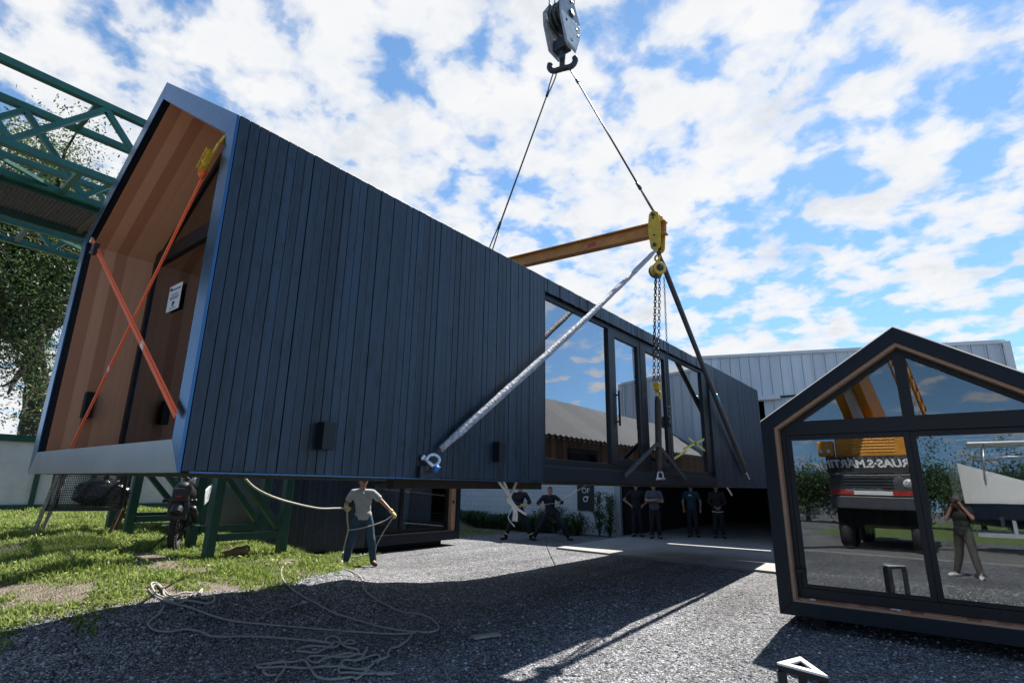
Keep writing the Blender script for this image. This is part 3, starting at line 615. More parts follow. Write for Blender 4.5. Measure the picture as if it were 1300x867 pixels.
# ================================================================== the shed at the back
def shed():
    y = 17.8; zt = lambda p: 5.80-.079*(p+5.78)
    r = root('industrial_shed', (-8, y, 0), 'white ribbed metal shed with a dark open doorway and a painted brick base', 'shed')
    def ribs(mb, p0, p1, z0, z1f, yy, out=-1, step=.30):
        n = max(1, round((p1-p0)/step)); xs = []
        for i in range(n):
            a = p0+(p1-p0)*i/n; w = (p1-p0)/n; xs += [(a, 0), (a+w*.80, 0), (a+w*.83, .035), (a+w*.915, .035), (a+w*.93, 0), (a+w*.935, -.045), (a+w*.975, -.045), (a+w*.98, 0)]
        xs.append((p1, 0)); vs = []
        for x, o in xs: vs += [(x, yy+out*o, z0(x) if callable(z0) else z0), (x, yy+out*o, z1f(x))]
        fs = [(2*i, 2*i+2, 2*i+3, 2*i+1) for i in range(len(xs)-1)]; mb.add(vs, fs if out < 0 else [f[::-1] for f in fs])
        vs2 = [(v[0], yy+.06, v[2]) for v in vs]; mb.add(vs2, [f[::-1] for f in fs] if out < 0 else fs)
    m = MB(); ribs(m, -20, -9.12, 3.0, zt, y); ribs(m, -9.12, -4.1, 4.25, zt, y); ribs(m, -4.1, 1.58, .05, zt, y); m.build('ribbed_wall', M['corr'], r)
    m = MB(); m.box(-20, -9.32, y-.02, y+.18, 0, 3.0); m.build('brick_wall', M['brick'], r)
    for a, b in ((-13.96, -13.72), (-9.34, -9.28)): m = MB(); m.box(a, b, y-.035, y-.021, .0, 3.0); m.build('wall_pilaster', M['brick'], r)
    m = MB(); m.box(-9.22, -9.02, y-.14, y+.02, 0, 4.25); m.build('door_post', M['pvc'], r, bevel=.01)
    m = MB(); m.box(-9.25, -3.6, y-.16, y-.031, 4.26, 4.40); m.build('door_header', M['white'], r, bevel=.005)
    m = MB(); m.box(-3.62, -3.16, y-.10, y-.04, 4.30, 4.35); m.build('wall_bracket', M['black'], r)
    # sides, back, roof with a narrow skylight slot
    m = MB(); n = 46
    vs = []
    for i in range(n*4+1):
        q = y+(14.2)*i/(n*4); o = .03 if i % 4 == 2 else 0; vs += [(1.58+o, q, .05), (1.58+o, q, zt(1.58))]
    m.add(vs, [(2*i, 2*i+2, 2*i+3, 2*i+1) for i in range(n*4)]); m.box(1.5, 1.57, y+.07, 32, .05, zt(1.58)-.05); m.build('side_wall', M['corr'], r)
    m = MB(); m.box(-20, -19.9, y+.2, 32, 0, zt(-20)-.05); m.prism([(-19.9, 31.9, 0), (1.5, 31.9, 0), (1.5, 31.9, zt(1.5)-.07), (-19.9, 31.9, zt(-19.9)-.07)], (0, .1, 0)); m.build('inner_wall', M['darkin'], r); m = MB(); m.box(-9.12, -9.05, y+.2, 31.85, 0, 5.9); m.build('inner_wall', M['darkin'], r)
    m = MB()
    def roofp(a, b, q0, q1): m.prism([(a, q0, zt(a)-.06), (b, q0, zt(b)-.06), (b, q0, zt(b)-.02), (a, q0, zt(a)-.02)], (0, q1-q0, 0))
    roofp(-20, 1.62, y+.07, 20.30); roofp(-20, 1.62, 20.54, 32); roofp(-20, -7.1, 20.30, 20.54); roofp(-1.0, 1.62, 20.30, 20.54)
    m.build('roof', M['roofcorr'], r)
    m = MB(); m.prism([(-20, y-.06, zt(-20)-.0), (1.66, y-.06, zt(1.66)), (1.66, y-.06, zt(1.66)+.09), (-20, y-.06, zt(-20)+.09)], (0, .14, 0)); m.box(1.585, 1.72, y-.16, y-.01, .05, zt(1.6)+.02); m.build('eaves_trim', M['white'], r)
    s = root('wall_sign', ((-10.78-10.1)/2, y-.03, .82), 'black sign with pale letters on the white brick wall left of the doorway', 'sign')
    m = MB(); m.box(-10.785, -10.10, y-.06, y-.022, .815, 2.15); m.build('sign_board', M['ink'], s, bevel=.004)
    R = np.array([[1, 0, 0], [0, 0, -1], [0, 1, 0]])
    text_mesh('sign_letters', 'OF', .26, M['white'], s, (-10.42, y-.064, 1.49), R, .003)
    m = MB(); m.torus((-10.43, y-.066, 1.195), (0, 1, 0), .085, .022, 28, 6); m.box(-10.43, -10.30, y-.072, y-.062, 1.262, 1.30); m.build('sign_emblem', M['white'], s)
shed()
# ================================================================== left side: fence, gantry, towers, tree
def fence():
    x = -18.; r = root('panel_fence', (x, 5, terrain(x, 5)), 'pale panel fence with green steel posts and rails beyond the grass', 'fence')
    b = lambda q: terrain(x, q)
    m = MB(); m.prism([(x-.03, -6, b(-6)), (x-.03, 30, b(30)), (x-.03, 30, 2.55), (x-.03, -6, 2.55)], (.04, 0, 0)); m.build('fence_panel', M['greywall'], r)
    m = MB(); m.box(x-.06, x+.06, -6, 30, 2.50, 2.66); m.build('top_rail', M['dgreen'], r)
    m = MB(); m.box(x+.012, x+.06, -6, 30, .80, 1.0); m.build('bottom_rail', M['dgreen'], r)
    for q in (-5, -2.5, 0, 2.75, 3.72, 4.9, 5.9, 7.0, 8.3, 10, 12.5, 15, 18, 21, 24, 27):
        m = MB(); m.box(x+.011, x+.075, q-.05, q+.05, .75, 2.5); m.build('post', M['dgreen'], r)
fence()
def gantry():
    r = root('truss_gantry', (-10.5, 6, 5.6), 'green steel truss gantry with a mesh walkway high beside the hanging cabin', 'gantry')
    q0, q1 = -4, 6.7; w = .10
    def truss(x, zb, zt, off):
        c = MB()
        for z in (zb, zt): c.beam((x, q0, z), (x, q1, z), w, w)
        t = c.build('truss', M['green'], r, bevel=.006)
        b = MB(); k = 0; q = q0+off
        while q < q1-.9:
            b.beam((x-.0, q, zb+.05), (x, q+.85, zt-.05), .07, .085, up=(1, 0, 0)); b.beam((x+.004, q+.85, zt-.05), (x+.004, q+1.7, zb+.05), .068, .083, up=(1, 0, 0)); q += 1.7
        b.build('lattice_bars', M['green'], t)
    truss(-8.6, 5.63, 6.70, 1.35); truss(-9.55, 5.63, 6.70, .65); truss(-11.35, 5.63, 6.70, .3); truss(-12.3, 5.63, 6.70, .9)
    q = q0+.4
    while q < q1:
        for xa, xb in ((-8.6, -9.55), (-11.35, -12.3)):
            for c, d, w_ in (((xa, q, 5.63), (xb, q, 5.63), .07), ((xa, q+.05, 5.66), (xb, q+1.6, 5.66), .045), ((xa, q, 6.70), (xb, q, 6.70), .06)): b = MB(); b.beam(c, d, w_, w_); b.build('cross_bar', M['green'], r)
        q += 1.7
    m = MB()
    for i in range(int((q1-q0)/.05)): m.box(-10.75, -9.62, q0+i*.05, q0+i*.05+.012, 5.59, 5.615)
    for i in range(24): m.box(-10.75+i*.049, -10.75+i*.049+.012, q0, q1, 5.6151, 5.63)
    for i in range(9): m.box(-10.75, -9.62, q0+i*1.2, q0+i*1.2+.05, 5.53, 5.5895)
    m.build('walkway_mesh', M['grate'], r)
    m = MB(); m.box(-9.62, -9.605, q0, q1, 5.52, 5.70); m.box(-10.80, -10.75, q0, q1, 5.48, 5.66); m.build('walkway_edge', M['dgreen'], r)
gantry()
def tower(xa, xb, qa, qb, label, da=0., db=0.):
    r = root('steel_trestle', ((xa+xb)/2, (qa+qb)/2, terrain((xa+xb)/2, (qa+qb)/2)), label, 'trestle', 'green steel trestles under the gantry')
    zt = 5.57
    for x, d in ((xa, da), (xb, db)):
        for q in (qa, qb):
            m = MB(); g = terrain(x, q)-.12; lean = .10 if q == qa else .03
            m.beam((x, q+d, g), (x, q+d+lean*1.2, zt), .13, .13, up=(0, 1, 0)); m.build('leg', M['dgreen'], r, bevel=.006)
    for x, d in ((xa, da), (xb, db)):
        zc = terrain(x, (qa+qb)/2)+.30; m = MB()
        m.beam((x+.01, qa+d+.09, zc), (x+.01, qb+d-.05, zc), .10, .10); m.build('tie_bar', M['dgreen'], r, bevel=.004)
        m = MB(); m.beam((x+.012, qb+d-.03, zc+.02), (x+.012, qa+d+.12, zc+1.15), .09, .10, up=(1, 0, 0)); m.build('diagonal', M['dgreen'], r, bevel=.004)
        m = MB(); m.beam((x+.012, qa+d+.12, zc+1.3), (x+.012, qb+d-.03, 3.6), .09, .10, up=(1, 0, 0)); m.beam((x+.012, qb+d, 3.7), (x+.012, qa+d+.1, 5.2), .09, .10, up=(1, 0, 0)); m.build('diagonal', M['dgreen'], r)
a1, a2, b1_, b2_ = ground(262, 714), ground(357, 701), ground(246, 659), ground(166, 671)
tower(-8.6, -9.6, 3.90, 5.03, 'green steel trestle tower standing on the grass between the motorcycle and the man', 0., .16)
tower(-11.4, -12.3, 3.75, 4.95, 'green steel trestle tower behind the motorcycle beside the wire cage')

def leaves(mb, centers, n, spread, size, droop=0.):
    C = np.array(centers); k = len(C)*n
    P = np.repeat(C, n, 0)+rng.normal(0, 1, (k, 3))*np.array(spread)
    a = rng.normal(0, 1, (k, 3)); a[:, 2] -= droop; a /= np.linalg.norm(a, axis=1)[:, None]
    b = np.cross(a, rng.normal(0, 1, (k, 3))); b /= np.linalg.norm(b, axis=1)[:, None]
    s = size*rng.uniform(.6, 1.3, (k, 1)); w = s*.38
    vs = np.stack([P-a*s*.5, P+b*w*.5, P+a*s*.5, P-b*w*.5], 1).reshape(-1, 3)
    return vs, k
def leaf_object(name, vs, k, mat, parent):
    me = bpy.data.meshes.new(name); me.vertices.add(4*k); me.vertices.foreach_set('co', (vs-np.array(wloc(parent))).astype(np.float32).ravel())
    me.loops.add(4*k); me.loops.foreach_set('vertex_index', np.arange(4*k, dtype=np.int32)); me.polygons.add(k)
    me.polygons.foreach_set('loop_start', np.arange(0, 4*k, 4, dtype=np.int32)); me.materials.append(mat); me.update(); me.validate()
    o = bpy.data.objects.new(name, me); COL.objects.link(o); o.parent = parent; return o
def tree(base, trunk_pts, r0, tips, nleaf, spread, size, mat, label, name='broadleaf_tree', group=None, sub=5):
    r = root(name, tuple(base), label, 'tree', group)
    tp = smooth_path(trunk_pts, 5); n = len(tp); m = MB()
    m.tube([p+rng.normal(0, r0*.06, 3) for p in tp], [r0*(1-.55*i/n)*(1.35 if i == 0 else 1) for i in range(n)], 12)
    m.build('trunk', M['bark'], r)
    lb = MB(); cl = []
    top = np.array(trunk_pts[-1]); 
    for t_ in tips:
        t_ = np.array(t_, float); s0 = lerp(trunk_pts[-2], top, random.uniform(.0, 1))
        mid = lerp(s0, t_, .5)+V3(random.uniform(-.5, .5), random.uniform(-.5, .5), random.uniform(.2, .9))
        path = smooth_path([s0, lerp(s0, mid, .5)+rng.normal(0, .2, 3), mid, lerp(mid, t_, .5)+rng.normal(0, .25, 3), t_], 4)
        lb.tube(path, [r0*.42*(1-.88*i/len(path)) for i in range(len(path))], 7)
        for _ in range(sub):
            i = random.randint(len(path)//3, len(path)-1); e = path[i]+rng.normal(0, 1., 3)*np.array([1.3, 1.3, .9])*spread[0]*1.5
            lb.tube(smooth_path([path[i], lerp(path[i], e, .5)+rng.normal(0, .15, 3), e], 3), [r0*.10, r0*.08, r0*.07, r0*.05, r0*.04, r0*.03, r0*.02], 5)
            cl += [e, lerp(path[i], e, .6)]
        cl += [t_]
    lb.build('limbs', M['bark'], r)
    vs, k = leaves(None, cl, nleaf, spread, size, .3); leaf_object('crown', vs, k, mat, r); return r
bt = onx(50, 552, -26); tb = np.array([-26, 5.25, .9])
tips = []
for i in range(46):
    a = random.uniform(0, 2*math.pi); el = random.uniform(-.25, 1.1); R_ = random.uniform(.55, 1.)
    tips.append((-26+6.2*R_*math.cos(a)*math.cos(el), 1.6+6.0*R_*math.sin(a)*math.cos(el)-.3, 8.9+6.6*R_*math.sin(el)))
tips += [onx(x, y, -25.5+random.uniform(-2, 2)) for x, y in ((20, 190), (60, 215), (95, 205), (110, 250), (80, 260), (30, 300), (100, 320), (60, 340), (110, 370), (15, 350), (20, 440), (10, 500), (25, 530), (85, 400), (5, 260), (50, 170))]
tree(tb, [tb-V3(0, 0, .4), onx(47, 520, -26), onx(42, 450, -26), onx(34, 385, -26)], .52, tips, 170, (.55, .55, .30), .125, M['leaf'], 'large dark trunked tree with feathery green leaves behind the pale fence', sub=6)

# ================================================================== grass on the bank
def grass():
    n = 210000
    def cloud(n, p0, p1, q0, q1):
        P = rng.uniform((p0, q0), (p1, q1), (n, 2)); keep = []
        for i, (p, q) in enumerate(P):
            d = edge_p(q)-p
            nz = noise.noise(Vector((p*.8, q*.8, 5)))*.8+noise.noise(Vector((p*2.7, q*2.7, 1)))*.5
            if d+nz*.7 < .15: continue
            if nz < -.30 and random.random() < .88: continue
            if -14.5 < p < -11.05 and 5.9 < q < 11.9: continue
            keep.append((p, q, terrain(p, q), max(0., min(1., .5+nz)), min(1, max(0, d))))
        return np.array(keep)
    A = np.concatenate([cloud(250000, -13.5, -6.3, -.5, 10), cloud(60000, -18, -13, -1, 12), cloud(9000, -15, -11, 9, 16)])
    k = len(A); base = A[:, :3]; cl_ = np.array([max(0, noise.noise(Vector((a*1.6, b*1.6, 11)))) for a, b in A[:, :2]]); h = (.028+.05*A[:, 3]*A[:, 4]+.11*cl_*A[:, 4])*rng.uniform(.5, 1.45, k); ang = rng.uniform(0, 2*math.pi, k)
    d = np.stack([np.cos(ang), np.sin(ang), np.zeros(k)], 1); lean = rng.uniform(.2, .9, k)[:, None]; w = rng.uniform(.004, .009, k)[:, None]*(1+.5*(A[:, 0:1] < -12))
    s = np.stack([-np.sin(ang), np.cos(ang), np.zeros(k)], 1); H = h[:, None]
    base = base-V3(0, 0, .012); z = np.array([[0, 0, 1.]])
    v = np.stack([base-s*w, base+s*w, base+s*w*.7+z*H*.6+d*H*lean*.3, base-s*w*.7+z*H*.6+d*H*lean*.3, base+z*H+d*H*lean], 1).reshape(-1, 3)
    me = bpy.data.meshes.new('grass'); me.vertices.add(5*k); me.vertices.foreach_set('co', v.astype(np.float32).ravel())
    idx = np.arange(k)[:, None]*5; li = np.concatenate([idx+0, idx+1, idx+2, idx+3, idx+3, idx+2, idx+4], 1).ravel().astype(np.int32)
    ls = np.stack([np.arange(k)*7, np.arange(k)*7+4], 1).ravel().astype(np.int32)
    me.loops.add(7*k); me.loops.foreach_set('vertex_index', li); me.polygons.add(2*k); me.polygons.foreach_set('loop_start', ls); me.materials.append(M['grass']); me.update(); me.validate()
    o = bpy.data.objects.new('grass', me); COL.objects.link(o); tag(o, 'short bright green grass and weeds on the bank', 'grass', kind='stuff')
    # a few broadleaf weeds among it
    sel = A[rng.choice(len(A), 2600)]; C = sel[:, :3]+V3(0, 0, .04); vs, kk = leaves(None, C, 7, (.035, .035, .02), .055)
    e = bpy.data.objects.new('weeds', None); COL.objects.link(e); tag(e, 'small broad leaved weeds scattered through the grass', 'weeds', kind='stuff'); leaf_object('weed_leaves', vs, kk, M['grass'], e)['kind'] = 'stuff'
grass()

# ================================================================== plants along the brick wall
def plant(p, q, h, w, kind, label):
    r = root('border_plant', (p, q, 0), label, 'plant', 'plants along the white brick wall')
    if kind == 'strap':
        v = []; k = int(150*w/.6)
        for _ in range(k):
            a = random.uniform(0, 6.283); L_ = h*random.uniform(.7, 1.3); d = V3(math.cos(a), math.sin(a), 0); s = V3(-d[1], d[0], 0)*.014; b = V3(p, q, 0)+d*random.uniform(0, w*.3)+V3(random.uniform(-w, w)*.3, 0, 0)
            pr = random.uniform(.3, .8); c1 = b+d*L_*pr*.35+V3(0, 0, L_*.75); c2 = b+d*L_*pr+V3(0, 0, L_*(.8-.5*pr*pr))
            v.append((b-s, b+s, c1+s, c1-s)); v.append((c1-s, c1+s, c2+s*.2, c2-s*.2))
        leaf_object('foliage', np.array(v).reshape(-1, 3), len(v), M['shrub'], r)
    else:
        C = [(p+random.gauss(0, w*.28), q+random.gauss(0, w*.2), h*random.uniform(.12, 1)) for _ in range(70)]
        vs, k = leaves(None, C, 14, (.06, .06, .05), .085); leaf_object('foliage', vs, k, M['shrub'], r)
        m = MB()
        for c in C[:12]: m.tube([(p, q, 0), lerp((p, q, 0), c, .6)+V3(0, 0, .05), c], [.012, .008, .004], 5)
        m.build('stem', M['bark'], r)
pl = [('strap', .62, .8)]*9+[('bush', .75, .6), ('bush', .9, .55), ('bush', .72, .8), ('bush', 1.45, .34), ('bush', 1.2, .3)]
xs_ = [-16.2, -15.6, -15.0, -14.4, -13.8, -13.2, -12.6, -12.0, -10.6, -11.9, -11.35, -10.55, -9.62, -9.27]
for i, ((kd, h, w), x) in enumerate(zip(pl, xs_)):
    if kd == 'strap': lab = 'low plant with arching strap leaves along the white brick wall'
    elif h > 1.4: lab = 'tallest leafy shrub beside the grey door post'
    elif h > 1.2: lab = 'leafy shrub touching the grey door post'
    elif i == 9: lab = 'rounded shrub between the two pulling men on the brick wall'
    elif i == 10: lab = 'upright shrub just right of the man pulling the taut rope'
    else: lab = 'low spreading shrub below the black wall sign'
    plant(x, 17.35-random.uniform(0, .3), h*random.uniform(.9, 1.1), w, kd, lab)

# ================================================================== wire cage with bag, post, log, stool
def cage():
    a, b = ground(52, 680), ground(146, 681); u = unit((b-a)*V3(1, 1, 0)); n = V3(u[1], -u[0], 0)
    if np.dot(n, -a) < 0: n = -n
    W = np.linalg.norm((b-a)[:2]); g = min(a[2], b[2]); z0, z1 = g+.42, g+1.02; D = .5
    r = root('wire_cage', tuple((a+b)/2-n*D/2), 'rusty legged wire mesh cage for rubbish standing on the grass by the fence', 'rubbish cage')
    P = lambda s, t, z: V3(*(a+u*W*s-n*D*t)[:2], z)
    f = MB()
    for z in (z0, z1):
        for (s0, t0), (s1, t1) in (((0, 0), (1, 0)), ((1, 0), (1, 1)), ((1, 1), (0, 1)), ((0, 1), (0, 0))): f.beam(P(s0, t0, z), P(s1, t1, z), .035, .035)
    for s in (0, 1):
        for t_ in (0, 1): f.beam(P(s, t_, z0), P(s, t_, z1), .03, .03)
    f.build('cage_frame', M['plastic'], r)
    m = MB()
    for t_ in (0, 1):
        for i in range(1, 40): m.tube([P(i/40, t_, z0), P(i/40, t_, z1)], .0035, 4, caps=False)
        for i in range(1, 16): z = z0+(z1-z0)*i/16; m.tube([P(0, t_, z), P(1, t_, z)], .0035, 4, caps=False)
    for i in range(1, 9): m.tube([P(0, i/9, z0), P(0, i/9, z1)], .003, 4, caps=False); m.tube([P(1, i/9, z0), P(1, i/9, z1)], .003, 4, caps=False)
    for i in range(1, 14): m.tube([P(i/14, 0, z0), P(i/14, 1, z0)], .003, 4, caps=False)
    m.build('wire_mesh', M['plastic'], r)
    for s in (0, 1):
        for t_ in (0, 1):
            m = MB(); e = P(s, t_, 0); m.beam(V3(e[0], e[1], terrain(e[0], e[1])-.1)-u*.12, P(s, t_, z1 if s == 0 else z0)+u*.05*(s == 0), .05, .05); m.build('leg', M['rusty_white'] if s == 0 else M['rust'], r)
    # bag
    c = P(.66, .5, z0+.24); m = MB(); m.ell((0, 0, 0), (1, 1, 1), nu=48, nv=32)
    vs = []
    for v in m.v:
        q = Vector(v); k = 1+.18*noise.noise(q*2.3)+.14*noise.noise(q*5)+.09*abs(noise.noise(q*9)); z = v[2]*.26*k
        if z < -.19: z = -.19
        o = u*v[0]*.36*k+n*v[1]*.22*k; vs.append(tuple(c+o+V3(0, 0, z)))
    m.v = vs; m.tube([c+V3(.02, 0, .2), c+V3(.03, .01, .3), c+V3(.06, .01, .36)], [.07, .03, .06], 8)
    tag(m.build('rubbish_bag', M['bag']), 'shiny black rubbish bag lying inside the wire mesh cage', 'rubbish bag')
cage()
g = ground(284, 668); m = MB(); m.beam(g-V3(0, 0, .1), g+V3(.02, .03, 1.9), .16, .16); tag(m.build('timber_post', M['post'], bevel=.01), 'pale square timber post seen between the trestle legs', 'post')
g = ground(300, 707); u_ = V3(.72, .69, 0)
m = MB(); m.tube([g-u_*.20+V3(0, 0, .03), g-u_*.05+V3(.01, 0, .07), g+u_*.08+V3(0, .01, .09), g+u_*.16+V3(0, 0, .13)], [.05, .075, .07, .055], 9); tag(m.build('cut_log', M['log']), 'short reddish cut log lying in the grass under the trestle', 'log')
g = ground(369, 694); r = root('step_stool', tuple(g), 'small white step stool standing in the grass behind the trestle leg', 'stool')
m = MB(); m.box(g[0]-.14, g[0]+.14, g[1]-.1, g[1]+.1, g[2]+.36, g[2]+.385); m.build('seat', M['white'], r, bevel=.005)
for sx in (-1, 1):
    for sy in (-1, 1): m = MB(); m.beam(g+V3(sx*.15, sy*.12, -.02), g+V3(sx*.11, sy*.08, .36), .025, .025); m.build('leg', M['white'], r)
m = MB(); m.box(g[0]-.13, g[0]+.13, g[1]-.105, g[1]-.085, g[2]+.12, g[2]+.15); m.build('rung', M['white'], r)
c = onz(617, 808, .012); m = MB(); d = unit(onz(638, 805, 0)-onz(598, 811, 0))*.165; s = np.cross(d, (0, 0, 1)); s = unit(s)*.05
m.prism([c-d-s, c+d-s*.8, c+d+s, c-d+s*.9], (0, 0, .022)); tag(m.build('timber_offcut', M['post'], bevel=.002), 'flat pale timber offcut lying on the shaded gravel', 'timber')
def tri_stool():
    z = .50; A, B, Cc = onz(986, 840.6, z), onz(1016, 833, z), onz(1051.5, 858, z); ce = (A+B+Cc)/3
    r = root('triangular_stool', (ce[0], ce[1], 0), 'small stool with a pale open triangular top and black legs in the foreground', 'stool')
    sh = lambda k: [lerp(ce, p, k) for p in (A, B, Cc)]
    m = MB(); m.ring([p+V3(0, 0, -.012) for p in sh(1)], [p+V3(0, 0, -.012) for p in sh(.50)], (0, 0, .014)); m.build('seat', M['white'], r, bevel=.002)
    m = MB(); m.ring([p+V3(0, 0, -.045) for p in sh(.985)], [p+V3(0, 0, -.045) for p in sh(.52)], (0, 0, .0325)); m.build('seat_frame', M['black'], r)
    for p in (A, B, Cc):
        q = lerp(p, ce, .16); f = lerp(q, ce, .05); m = MB(); m.beam(V3(f[0], f[1], 0), V3(q[0], q[1], z-.046), .055, .055); m.build('leg', M['black'], r, bevel=.003)
tri_stool()

# ================================================================== motorcycle seen from behind
def motorcycle():
    g = ground(217, 700); h = unit(V3(-.86, .51, 0)); s = V3(h[1], -h[0], 0)   # s: the rider's right
    up = V3(0, 0, 1); ln = -.07
    def P(f, r_, z): return g+h*(f-.30)+s*(r_+z*math.sin(-ln)*.0+z*.07)+up*z
    r = root('parked_motorcycle', tuple(g), 'dark dusty motorcycle with pale tank side parked on its stand, seen from behind', 'motorcycle')
    R = .31
    for f, w in ((.30, .065), (1.62, .05)):
        c = P(f, 0, R); m = MB(); m.torus(c, s, R-w, w, 40, 12)
        for i in range(46):
            a = 2*math.pi*i/46; e = h*math.cos(a)+up*math.sin(a)
            for k in (-1, 0, 1): q = c+e*(R-.006)+s*k*.036; m.beam(q-s*.013+np.cross(s, e)*.006*k, q+s*.013-np.cross(s, e)*.006*k, .022, .018, up=e)
        t = m.build('wheel', M['tyre'], r)
        m = MB(); m.torus(c, s, R-w*1.9, .018, 36, 8); m.disc(c, s, .045, .12, 14)
        for i in range(18): a = 2*math.pi*i/18; e = h*math.cos(a)+up*math.sin(a); m.tube([c+s*(.04 if i % 2 else -.04), c+e*(R-w*1.9)], .0035, 4)
        m.build('rim', M['steel'], t)
        m = MB(); m.disc(c+s*.07, s, .1, .008, 20); m.build('brake_disc', M['dsteel'], t)
    m = MB()
    for k in (-1, 1):
        m.tube([P(.30, k*.10, R), P(.75, k*.10, .40)], .024, 8); m.tube([P(1.62, k*.09, R), P(1.38, k*.09, .95)], .026, 8)
        m.tube([P(.75, k*.08, .42), P(.70, k*.09, .72), P(.1, k*.09, .86)], .018, 8); m.tube([P(1.35, k*.03, .92), P(.72, k*.08, .72)], .02, 8); m.tube([P(1.33, 0, .86), P(1.1, k*.08, .38), P(.72, k*.09, .36)], .02, 8)
    m.tube([P(.45, .06, .45), P(.56, .06, .75)], .035, 10); m.build('frame', M['dsteel'], r)
    m = MB(); m.ell(P(.98, 0, .42), (.17, .17, .16)); m.disc(P(1.0, .15, .40), s, .11, .07, 18); m.disc(P(1.0, -.15, .40), s, .11, .07, 18); m.tube([P(1.0, 0, .5), P(1.12, 0, .74)], .085, 12); m.build('engine', M['dsteel'], r)
    m = MB(); m.tube([P(1.2, .1, .5), P(1.15, .16, .32), P(.8, .17, .35), P(.5, .17, .52), P(.12, .18, .62)], [.022, .022, .03, .055, .05], 12); m.build('exhaust', M['dsteel'], r)
    m = MB(); m.tube(smooth_path([P(-.02, 0, .90), P(.25, 0, .88), P(.6, 0, .82), P(.85, 0, .84)], 4), [.05]+[.12]*5+[.13]*5+[.10]*2, 14, flat=1.); m.build('seat', M['plastic'], r)
    m = MB(); m.ell(P(1.05, 0, .93), (.2, .16, .13), np.stack([h, s, up], 1)); m.build('fuel_tank', M['plastic'], r)
    m = MB()
    o = [P(1.28, .19, .95), P(1.12, .23, .98), P(.82, .17, .86), P(1.0, .19, .64), P(1.2, .21, .70)]; m.prism(o, s*.03); m.build('tank_shroud', M['silver'], r, bevel=.01)
    m = MB(); o = [P(1.28, -.19, .95), P(1.12, -.23, .98), P(.82, -.17, .86), P(1.0, -.19, .64), P(1.2, -.21, .70)]; m.prism(o, s*-.03); m.build('tank_shroud', M['silver'], r, bevel=.01)
    m = MB(); m.box(-.11, .11, -.02, .02, -.1, .1); Rm = np.stack([s, h, up], 1); m.v = [tuple(P(-.04, 0, .82)+Rm@np.array(v)) for v in m.v]; tl = m.build('tail_unit', M['plastic'], r, bevel=.02); m = MB(); m.ell(P(-.07, 0, .80), (.05, .02, .022), Rm); m.build('tail_light', M['redlens'], tl)
    m = MB(); m.box(-.13, .13, -.03, .03, -.19, .14); m.v = [tuple(P(-.01, 0, .66)+Rm@np.array(v)) for v in m.v]
    m.tube(smooth_path([P(-.10, 0, .56), P(-.02, 0, .66), P(.18, 0, .73), P(.45, 0, .68)], 4), .085, 10, flat=1.); m.build('rear_mudguard', M['plastic'], r, bevel=.02)
    m = MB(); m.tube([P(.02, -.13, .74), P(.02, -.17, .74)], .02, 8); m.ell(P(.02, -.20, .74), (.035, .03, .03)); m.tube([P(.02, .13, .74), P(.02, .17, .74)], .02, 8); m.ell(P(.02, .20, .74), (.035, .03, .03)); m.build('indicator', M['plastic'], r)
    m = MB(); m.tube(smooth_path([P(1.18, -.39, 1.06), P(1.25, -.2, 1.09), P(1.33, -.07, 1.02), P(1.33, .07, 1.02), P(1.25, .2, 1.09), P(1.18, .39, 1.06)], 4), .013, 8); hb = m.build('handlebar', M['dsteel'], r)
    for k in (-1, 1):
        m = MB(); m.tube([P(1.18, k*.39, 1.06), P(1.215, k*.27, 1.075)], .019, 8); m.build('grip', M['plastic'], hb)
        m = MB(); m.tube([P(1.22, k*.24, 1.09), P(1.2, k*.33, 1.22)], .006, 6); m.ell(P(1.2, k*.36, 1.25), (.03, .065, .045), np.stack([h, s, up], 1)); m.build('mirror', M['steel'], hb)
        m = MB(); m.tube([P(1.22, k*.24, 1.08), P(1.27, k*.4, 1.06)], .007, 6); m.build('lever', M['steel'], hb)
    m = MB(); m.ell(P(1.47, 0, .98), (.09, .12, .13), np.stack([h, s, up], 1)); m.build('headlight', M['lamp'], r)
    m = MB(); m.tube(smooth_path([P(1.95, 0, .62), P(1.7, 0, .73), P(1.3, 0, .66)], 4), .06, 8); m.build('front_mudguard', M['plastic'], r)
    m = MB(); e = P(.72, -.30, 0); e[2] = terrain(e[0], e[1]); m.tube([P(.78, -.1, .34), e], .012, 6); m.build('side_stand', M['dsteel'], r)
    m = MB(); m.tube([P(.66, .1, .36), P(.62, .26, .35)], .014, 6); m.tube([P(.66, -.1, .36), P(.62, -.26, .35)], .014, 6); m.build('footpeg', M['steel'], r)
motorcycle()
